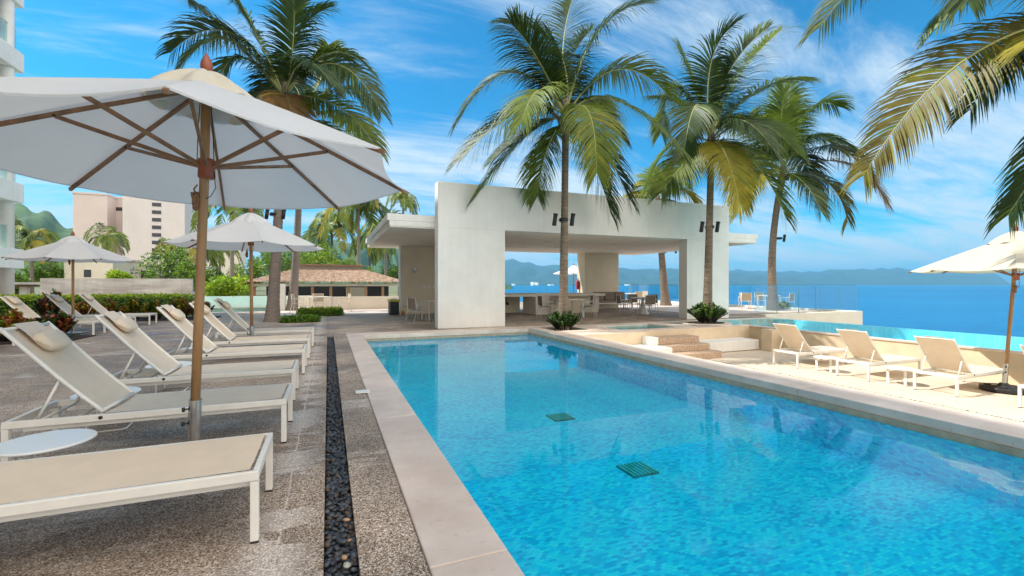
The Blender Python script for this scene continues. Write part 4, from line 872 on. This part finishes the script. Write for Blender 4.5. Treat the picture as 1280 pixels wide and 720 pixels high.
# ================================================================== UMBRELLAS
def make_umbrella(name, label, loc, R=1.42, rim=2.14, apex=2.80, th=6, lean=(0,0), canvas='canvas', base='plate', rope=True, rz=0, seed=0, slope_y=0.0):
    t_ = thing(name, label, 'umbrella', loc, rz); NS = 8; r = random.Random(seed)
    lx, ly = lean
    def ax(z): return Vector((lx*z/2.8, ly*z/2.8, z))
    C0 = ax(2.5); C0.z = 0
    def corner(k): a = rad(th+45*k); return Vector((C0.x+R*math.cos(a), C0.y+R*math.sin(a), rim-slope_y*R*math.sin(a)))
    ap = Vector((C0.x, C0.y, apex))
    def panel(k):
        A = corner(k); B_ = corner(k+1)
        def fn(u, v):
            e = A.lerp(B_, v); q = ap.lerp(e, u); q.z += -.035*math.sin(math.pi*v)*u*math.sin(math.pi*min(u,.999)*.5)+.008*math.sin(math.pi*u); 
            inw = (Vector((ap.x,ap.y,q.z))-q)*.035*math.sin(math.pi*v)*u; return q+inw
        return fn
    c_ = MB()
    for k in range(NS): c_.grid(panel(k), 12, 10, 0, True)
    for k in range(NS):      # hem folded down at the rim
        fn = panel(k)
        def hem(u, v, fn=fn): q = fn(1, v); return q+Vector((0,0,-.012*u))+(ap-q)*.002*u
        c_.grid(hem, 1, 10, 0, True)
    can = c_.build('canopy', M[canvas], t_)
    cap_ = MB()
    def capf(u, v):
        a = 2*math.pi*v; rr_ = .36*R/1.42*u*(1+.06*math.cos(8*a)); zz_ = apex+.07-.30*u*u*.55-.085*u+.022*math.cos(8*a)*u
        return (C0.x+rr_*math.cos(a), C0.y+rr_*math.sin(a), zz_)
    cap_.grid(capf, 8, 64).build('vent_cap', M['canvas_cream'] if seed == 0 else M[canvas], can)
    MB().lathe([(.02,-.03),(.034,0),(.040,.03),(.034,.065),(.016,.10),(.004,.125)], (C0.x,C0.y,apex+.07), 16).build('finial', M['redwood'], t_)
    hub = ax(2.17); hub.x = C0.x; hub.y = C0.y
    MB().tube([ax(.40), ax(1.2), ax(2.05), Vector((C0.x,C0.y,apex+.06))], .030, 18).build('pole', M['pole_wood'], t_)
    MB().lathe([(.045,-.07),(.055,-.06),(.052,.0),(.066,.01),(.070,.05),(.045,.07)], hub, 16).build('runner', M['redwood'], t_)
    MB().lathe([(.05,0),(.06,.02),(.06,.07),(.04,.085)], (C0.x,C0.y,apex-.10), 14).build('crown_hub', M['redwood'], t_)
    for k in range(NS):
        e = corner(k); n_ = Vector((0,0,-.022)); s_ = Vector((C0.x,C0.y,apex-.03)); d_ = (e-s_); mid = s_+d_*.5+Vector((0,0,.006)); 
        rb = MB().bar(s_+d_.normalized()*.05+n_, mid+n_, .020, .028).bar(mid+n_, e+n_+d_.normalized()*.03, .020, .028).build('rib', M['teak'], t_, bevel=.004)
        at_ = s_+d_*.56+Vector((0,0,.0)); o_ = Vector((math.cos(rad(th+45*k)), math.sin(rad(th+45*k)),0))
        MB().bar(hub+o_*.055+Vector((0,0,.02)), at_+Vector((0,0,-.03)), .020, .026).build('strut', M['teak'], rb, bevel=.004)
        MB().tube([at_+Vector((0,0,-.03))-o_.cross(Vector((0,0,1)))*.018, at_+Vector((0,0,-.03))+o_.cross(Vector((0,0,1)))*.018], .008, 8).build('rivet', M['rubber'], rb)
    if rope:
        for s_ in (-1, 1): MB().tube([hub+Vector((s_*.05,-.03,.06)), hub+Vector((s_*.045,-.03,.25)), Vector((C0.x+s_*.03,C0.y-.03,apex-.12))], .003, 6).build('cord', M['rubber'], t_)
        MB().tube([hub+Vector((.05,-.02,-.02)), hub+Vector((.06,-.03,-.14)), hub+Vector((.03,-.03,-.2)), hub+Vector((0,-.035,-.22))], .003, 6).build('cord', M['rubber'], t_)
        kn = MB()
        for k in range(7):
            a0 = r.uniform(0,6); cc = hub+Vector((-.065+r.uniform(-.008,.008), -.02+r.uniform(-.015,.015), -.235+r.uniform(-.02,.02)))
            kn.tube([cc+Vector((.014*math.cos(a0+q*.9), .016*math.sin(a0+q*.9), .055*math.cos(q*.9+k))) for q in range(8)], .007, 6)
        kn.tube([hub+Vector((-.05,-.02,-.12)), hub+Vector((-.07,-.02,-.15)), hub+Vector((-.065,-.02,-.2))], .006, 6)
        kn.build('rope_bundle', M['rope'], t_)
    sl_ = MB().tube([ax(.05), ax(.53)], .040, 22, cap=False).tube([ax(.05), ax(.528)], .0365, 22).build('sleeve', M['steel'], t_)
    for z in (.47, .37, .12):
        q = ax(z); MB().tube([q+Vector((-.035,-.012,0)), q+Vector((-.06,-.02,0))], .006, 8).tube([q+Vector((-.055,-.018,0)), q+Vector((-.072,-.024,0))], .016, 12).build('knob', M['rubber'], sl_)
    if base == 'plate':
        MB().box(-.26,.26,-.26,.26,.004,.03).lathe([(.055,.03),(.05,.05)], n=16).build('base', M['steel'], t_, bevel=.004)
    else:
        MB().lathe([(.30,.0),(.34,.02),(.345,.07),(.33,.095),(.10,.105),(.06,.16)], n=48, wob=lambda q: .035*math.cos(8*q)).build('base', M['black'], t_)
        for k in range(4): a = k*math.pi/2+.4; MB().lathe([(.05,.096),(.05,.12),(.03,.125)], (math.cos(a)*.22, math.sin(a)*.22, 0), 14).build('base_weight', M['rubber'], t_)
    return t_
make_umbrella('patio_umbrella', 'big white octagonal market umbrella close to the camera, seen from below', (-.89,3.82,0), lean=(.10,-.02), rim=2.17, slope_y=.03)
make_umbrella('patio_umbrella', 'white umbrella between the fifth and sixth left loungers', (-1.38,10.12,0), R=1.36, rim=2.10, apex=2.68, th=15, lean=(-.02,0), seed=2)
make_umbrella('patio_umbrella', 'small white umbrella standing by the back row of loungers before the crotons', (-6.43,15.9,0), R=1.34, rim=2.02, apex=2.60, th=0, seed=3)
make_umbrella('patio_umbrella', 'sunlit cream umbrella on a black round base at the right edge', (11.84,4.41,ZL), R=1.5, rim=2.30, apex=2.96, th=20, lean=(.16,-.12), canvas='canvas_cream', base='disc', seed=4)
make_umbrella('patio_umbrella', 'far white umbrella on the terrace seen through the pavilion left of the pillar', (*D(717,355,28)[:2],0), R=1.3, rim=2.0, apex=2.45, th=10, seed=5, rope=False)
# ================================================================== TABLES, CHAIRS, SOFA, BIN
def make_chair(mesh):
    t_ = thing('dining_chair', '', 'chair')
    for s_ in (-1, 1):
        MB().tube([(.22,s_*.26,0),(.20,s_*.26,.42),(.19,s_*.27,.63)], .014, 6).build('leg', M['alu'], t_)
        MB().tube([(-.30,s_*.25,0),(-.20,s_*.26,.42),(-.24,s_*.25,.86)], .014, 6).build('leg', M['alu'], t_)
        MB().bar((-.23,s_*.27,.64),(.22,s_*.28,.645), .045, .02).build('armrest', M['alu'], t_)
    for (x, z) in ((-.20,.41),(.20,.41),(-.24,.86)): MB().bar((x,-.25,z),(x,.25,z),.02,.02).build('rail', M['alu'], t_)
    MB().grid(lambda u, v: (-.21+.43*u, -.24+.48*v, .43-.012*math.sin(math.pi*v)), 4, 6).build('seat', M[mesh], t_)
    MB().grid(lambda u, v: (-.205-.035*u-.02*math.sin(math.pi*v)*.5, -.24+.48*v, .47+.38*u), 4, 6).build('backrest', M[mesh], t_)
    return t_
def make_table(w_=.85, h_=.74, m='cream_wall'):
    t_ = thing('dining_table', '', 'table'); a = w_/2
    MB().box(-a,a,-a,a,h_-.035,h_).build('table_top', M[m], t_, bevel=.004)
    for x in (-1,1):
        for y in (-1,1): MB().box(x*(a-.04)-.022,x*(a-.04)+.022,y*(a-.04)-.022,y*(a-.04)+.022,0,h_-.036).build('leg', M['alu'], t_)
    return t_
CT = make_chair('mesh_taupe'); CS = make_chair('mesh_sand'); TB = make_table()
uct = [True]; ucs = [True]; utb = [True]
def chair(x, y, a, lb, g, kind='t'):
    u = uct if kind == 't' else ucs; o = place(CT if kind == 't' else CS, u[0], (x,y,.008 if y > 21 or x > 16 else 0), rad(a), lb, g); u[0] = False; return o
def table(x, y, a, lb, g): o = place(TB, utb[0], (x,y,.008 if y > 21 or x > 16 else 0), rad(a), lb, g); utb[0] = False; return o
def pxg(px, py): return D(px, py, 565*CAMH/(py-355))
# under the left canopy
g = 'dining set under the left canopy'
table(3.75, 16.9, 8, 'square table under the left canopy behind the front wall', g)
chair(2.95, 16.3, 25, 'taupe chair left of the table under the left canopy, nearest the deck', g); chair(3.1, 17.6, -20, 'taupe chair behind the table under the left canopy', g); chair(3.9, 16.0, 100, 'taupe chair half hidden by the left edge of the front wall', g); chair(3.0, 18.7, -10, 'taupe chair next to the rubbish bin under the canopy', g); chair(4.2, 17.8, -100, 'taupe chair on the far side of the table under the left canopy', g)
# round the bar
g = 'dining set inside the pavilion behind the first palm'
table(9.15, 16.2, 5, 'square table inside the pavilion behind the palm trunk', g)
chair(8.2, 16.55, -5, 'taupe chair left of the palm trunk in front of the bar', g); chair(9.75, 15.75, 140, 'taupe chair right of the palm trunk with its back to the pool', g); chair(9.05, 17.1, -90, 'taupe chair between the table and the bar counter', g); chair(10.2, 16.5, 175, 'taupe chair at the right side of the table by the bar', g)
# pedestal table
pt = thing('pedestal_table', 'round table on a white flared pedestal left of the right pillar', 'table', (13.1,16.6,0), 0)
MB().lathe([(.30,0),(.28,.03),(.14,.25),(.07,.5),(.06,.70)], n=28).build('pedestal', M['plaster'], pt); MB().lathe([(.50,.701),(.52,.71),(.52,.74),(.50,.75)], n=40).build('table_top', M['alu'], pt)
g = 'chairs round the pedestal table'
chair(12.35, 17.0, -15, 'dark taupe chair left of the pedestal table, seen from the side', g); chair(12.75, 15.85, 85, 'dark taupe chair before the pedestal table with its back to the pool', g); chair(13.75, 16.9, 190, 'dark taupe chair right of the pedestal table, half behind the pillar', g); chair(13.35, 17.5, -100, 'dark taupe chair beyond the pedestal table', g)
# sofa
so = thing('lounge_sofa', 'low metal framed sofa with brown cushions against the rear pillar', 'sofa', (14.15,20.55,0), rad(0))
MB().box(-1.05,1.05,-.38,.38,.30,.36).build('seat_frame', M['alu'], so)
for x in (-1.08, 1.08):
    for y in (-.38, .38): MB().box(x-.03,x+.03,y-.03,y+.03,0,.62).build('leg', M['alu'], so)
    MB().box(x-.04,x+.04,-.41,.41,.62,.66).build('armrest', M['alu'], so)
MB().box(-1.04,1.04,-.37,.30,.362,.47).build('seat_cushion', M['cushion'], so, bevel=.03)
for k in range(3): MB().box(-1.0+.68*k, -1.0+.68*k+.64, .14,.32,.475,.92).build('back_cushion', M['cushion'], so, bevel=.05)
MB().box(-1.04,1.04,.33,.37,.36,.86).build('back_frame', M['alu'], so)
# sunlit terrace sets
g = 'dining set on the sunlit terrace seen through the pavilion'
table(18.2, 24.2, 0, 'cream square table on the sunlit terrace beyond the sofa', g); chair(18.0, 23.4, 85, 'sand coloured chair before the cream table beyond the sofa', g, 's'); chair(17.4, 24.4, -5, 'sand coloured chair at the left end of the cream table beyond the sofa', g, 's'); chair(19.2, 24.4, 180, 'sand coloured chair at the right end of the cream table beyond the sofa', g, 's')
g = 'dining set on the sea terrace by the leaning palm'
table(22.05, 17.4, 10, 'white square table beside the leaning palm on the sea terrace', g); chair(20.9, 17.9, 60, 'sand coloured chair left of the leaning palm trunk', g, 's'); chair(22.3, 16.5, 100, 'taupe backed chair right of the leaning palm with its back to the pool', g); chair(21.5, 18.4, -40, 'sand coloured chair beyond the white table by the leaning palm', g, 's'); chair(22.5, 18.2, -110, 'sand coloured chair on the sea side of the table by the palm', g, 's')
chair(19.25, 18.8, 150, 'taupe chair peeping out just right of the right pillar', 'single chair beside the pillar')
g = 'dining set by the cream parapet'
p = pxg(401, 390.5); table(p.x, p.y, 22, 'white square table before the low cream parapet', g)
chair(p.x-1.0, p.y+.35, -10, 'sand coloured chair at the left side of the white table by the parapet', g, 's'); chair(p.x+1.05, p.y-.0, 190, 'sand coloured chair at the right side of the white table by the parapet', g, 's'); chair(p.x-.05, p.y+.8, -70, 'sand coloured chair behind the white table, against the parapet', g, 's')
bn = thing('rubbish_bin', 'black square rubbish bin with a yellow liner beside the left canopy wall', 'bin', (2.67,20.35,0), rad(8))
MB().box(-.19,.19,-.19,.19,0,.66).build('body', M['black'], bn, bevel=.015)
MB().grid(lambda u, v: ((-.215+.43*u), (-.215+.43*v), .665+.05*math.sin(math.pi*u)*math.sin(math.pi*v)), 6, 6).box(-.215,.215,-.215,.215,.58,.664).build('liner', M['yellow_bag'], bn)
tag(MB().lathe([(.02,0),(.10,.05),(.12,.10),(.10,.15),(.03,.20)], (2.98,20.0,0), 16).build('ball', M['orange']), 'small orange ball lying at the foot of the black bin', 'ball')
M['grate'] = mat('grate', (.04,.50,.42), .4); M['grate_dark'] = mat('grate_dark', (.01,.22,.22), .5)
# ================================================================== SMALL THINGS ON THE DECK AND IN THE POOL
sk = thing('skimmer_lid', 'small white square skimmer lid set in the paving beside the coping', 'lid', (.40,5.90,.0))
MB().box(-.07,.07,-.07,.07,.013,.019).build('lid', M['white_top'], sk, bevel=.003); MB().box(-.085,.085,-.085,.085,.0125,.0165).build('surround', M['cream_wall'], sk)
for (x, y, lb) in ((3.17,5.90,'square dark green grate on the pool floor, farther from the camera'), (3.03,3.93,'square dark green grate on the pool floor, nearer to the camera')):
    gr = thing('pool_grate', lb, 'grate', (x,y,PZ), 0, 'grates on the pool floor'); gm = MB()
    MB().box(-.16,.16,-.16,.16,.002,.012).build('plate', M['grate_dark'], gr)
    for k in range(7): gm.box(-.15+.047*k, -.15+.047*k+.026, -.15,.15,.013,.022)
    gm.build('bars', M['grate'], gr)
# river pebbles in the drain
ico = None
def pebbles():
    import bmesh
    bm = bmesh.new(); bmesh.ops.create_icosphere(bm, subdivisions=2, radius=1); V = [v.co.copy() for v in bm.verts]; Fc = [tuple(v.index for v in f.verts) for f in bm.faces]; bm.free()
    bm = bmesh.new(); bmesh.ops.create_icosphere(bm, subdivisions=1, radius=1); V1 = [v.co.copy() for v in bm.verts]; F1 = [tuple(v.index for v in f.verts) for f in bm.faces]; bm.free()
    return (V, Fc), (V1, F1)
hi, lo = pebbles()
def pebble(mb, c, s_, r, m, g_):
    V, Fc = g_; R_ = Matrix.Rotation(r.uniform(0,6.28),3,'Z')@Matrix.Rotation(r.gauss(0,.35),3,'X')@Matrix.Rotation(r.gauss(0,.35),3,'Y'); i = len(mb.v)
    a, b_, h_ = s_*r.uniform(.8,1.35), s_*r.uniform(.6,.9), s_*r.uniform(.38,.6); k1, k2 = r.uniform(-.15,.15), r.uniform(-.15,.15)
    for v in V: mb.v.append(tuple(c+R_@Vector((v.x*a*(1+k1*v.y), v.y*b_*(1+k2*v.x), v.z*h_))))
    for f in Fc: mb.face(tuple(i+q for q in f), m, True)
pm = MB(); r = random.Random(9); y = 1.5
while y < 12.7:
    for x in [.005+.0255*k for k in range(6)]:
        for layer in (0, 1):
            if layer and r.random() < .35: continue
            s_ = r.uniform(.015,.025); m = r.choice((0,0,0,1,0,2,1))
            pebble(pm, Vector((min(.125,max(-.005,x+r.uniform(-.012,.012))), y+r.uniform(-.012,.012), -.060+.022*layer+r.uniform(-.006,.008))), s_, r, m, hi if y < 4.5 else lo)
    y += .030
tag(pm.build('drain_pebbles', [M['pebble'], M['pebble_slate'], M['pebble_brown']]), 'dark river pebbles filling the narrow drain channel', 'pebbles', kind='stuff')
for (x, y_, s_, m, lb) in ((.085,2.33,.026,'pebble_pale','large pale grey green pebble lying in the drain channel'),(.075,2.40,.016,'pebble_tan','small ochre pebble touching the pale pebble in the drain'),(.10,2.78,.020,'pebble_tan','pinkish tan pebble in the drain channel, farthest of the light ones'),(.105,2.55,.014,'pebble_tan','small brown pebble at the right edge of the drain')):
    mb = MB(); pebble(mb, Vector((x,y_,-.012)), s_, random.Random(int(y_*100)), 0, hi); tag(mb.build('pebble', M[m]), lb, 'pebble')
pj = MB(); r = random.Random(11); y = -2
while y < 9.3:
    pebble(pj, Vector((9.48+r.uniform(-.012,.012), y, ZL-.004)), r.uniform(.014,.024), r, r.choice((0,1,2)), lo); y += r.uniform(.03,.07)
tag(pj.build('joint_pebbles', [M['pebble'], M['pebble_slate'], M['pebble_brown']]), 'line of small dark pebbles in the joint of the lower terrace', 'pebbles', kind='stuff')
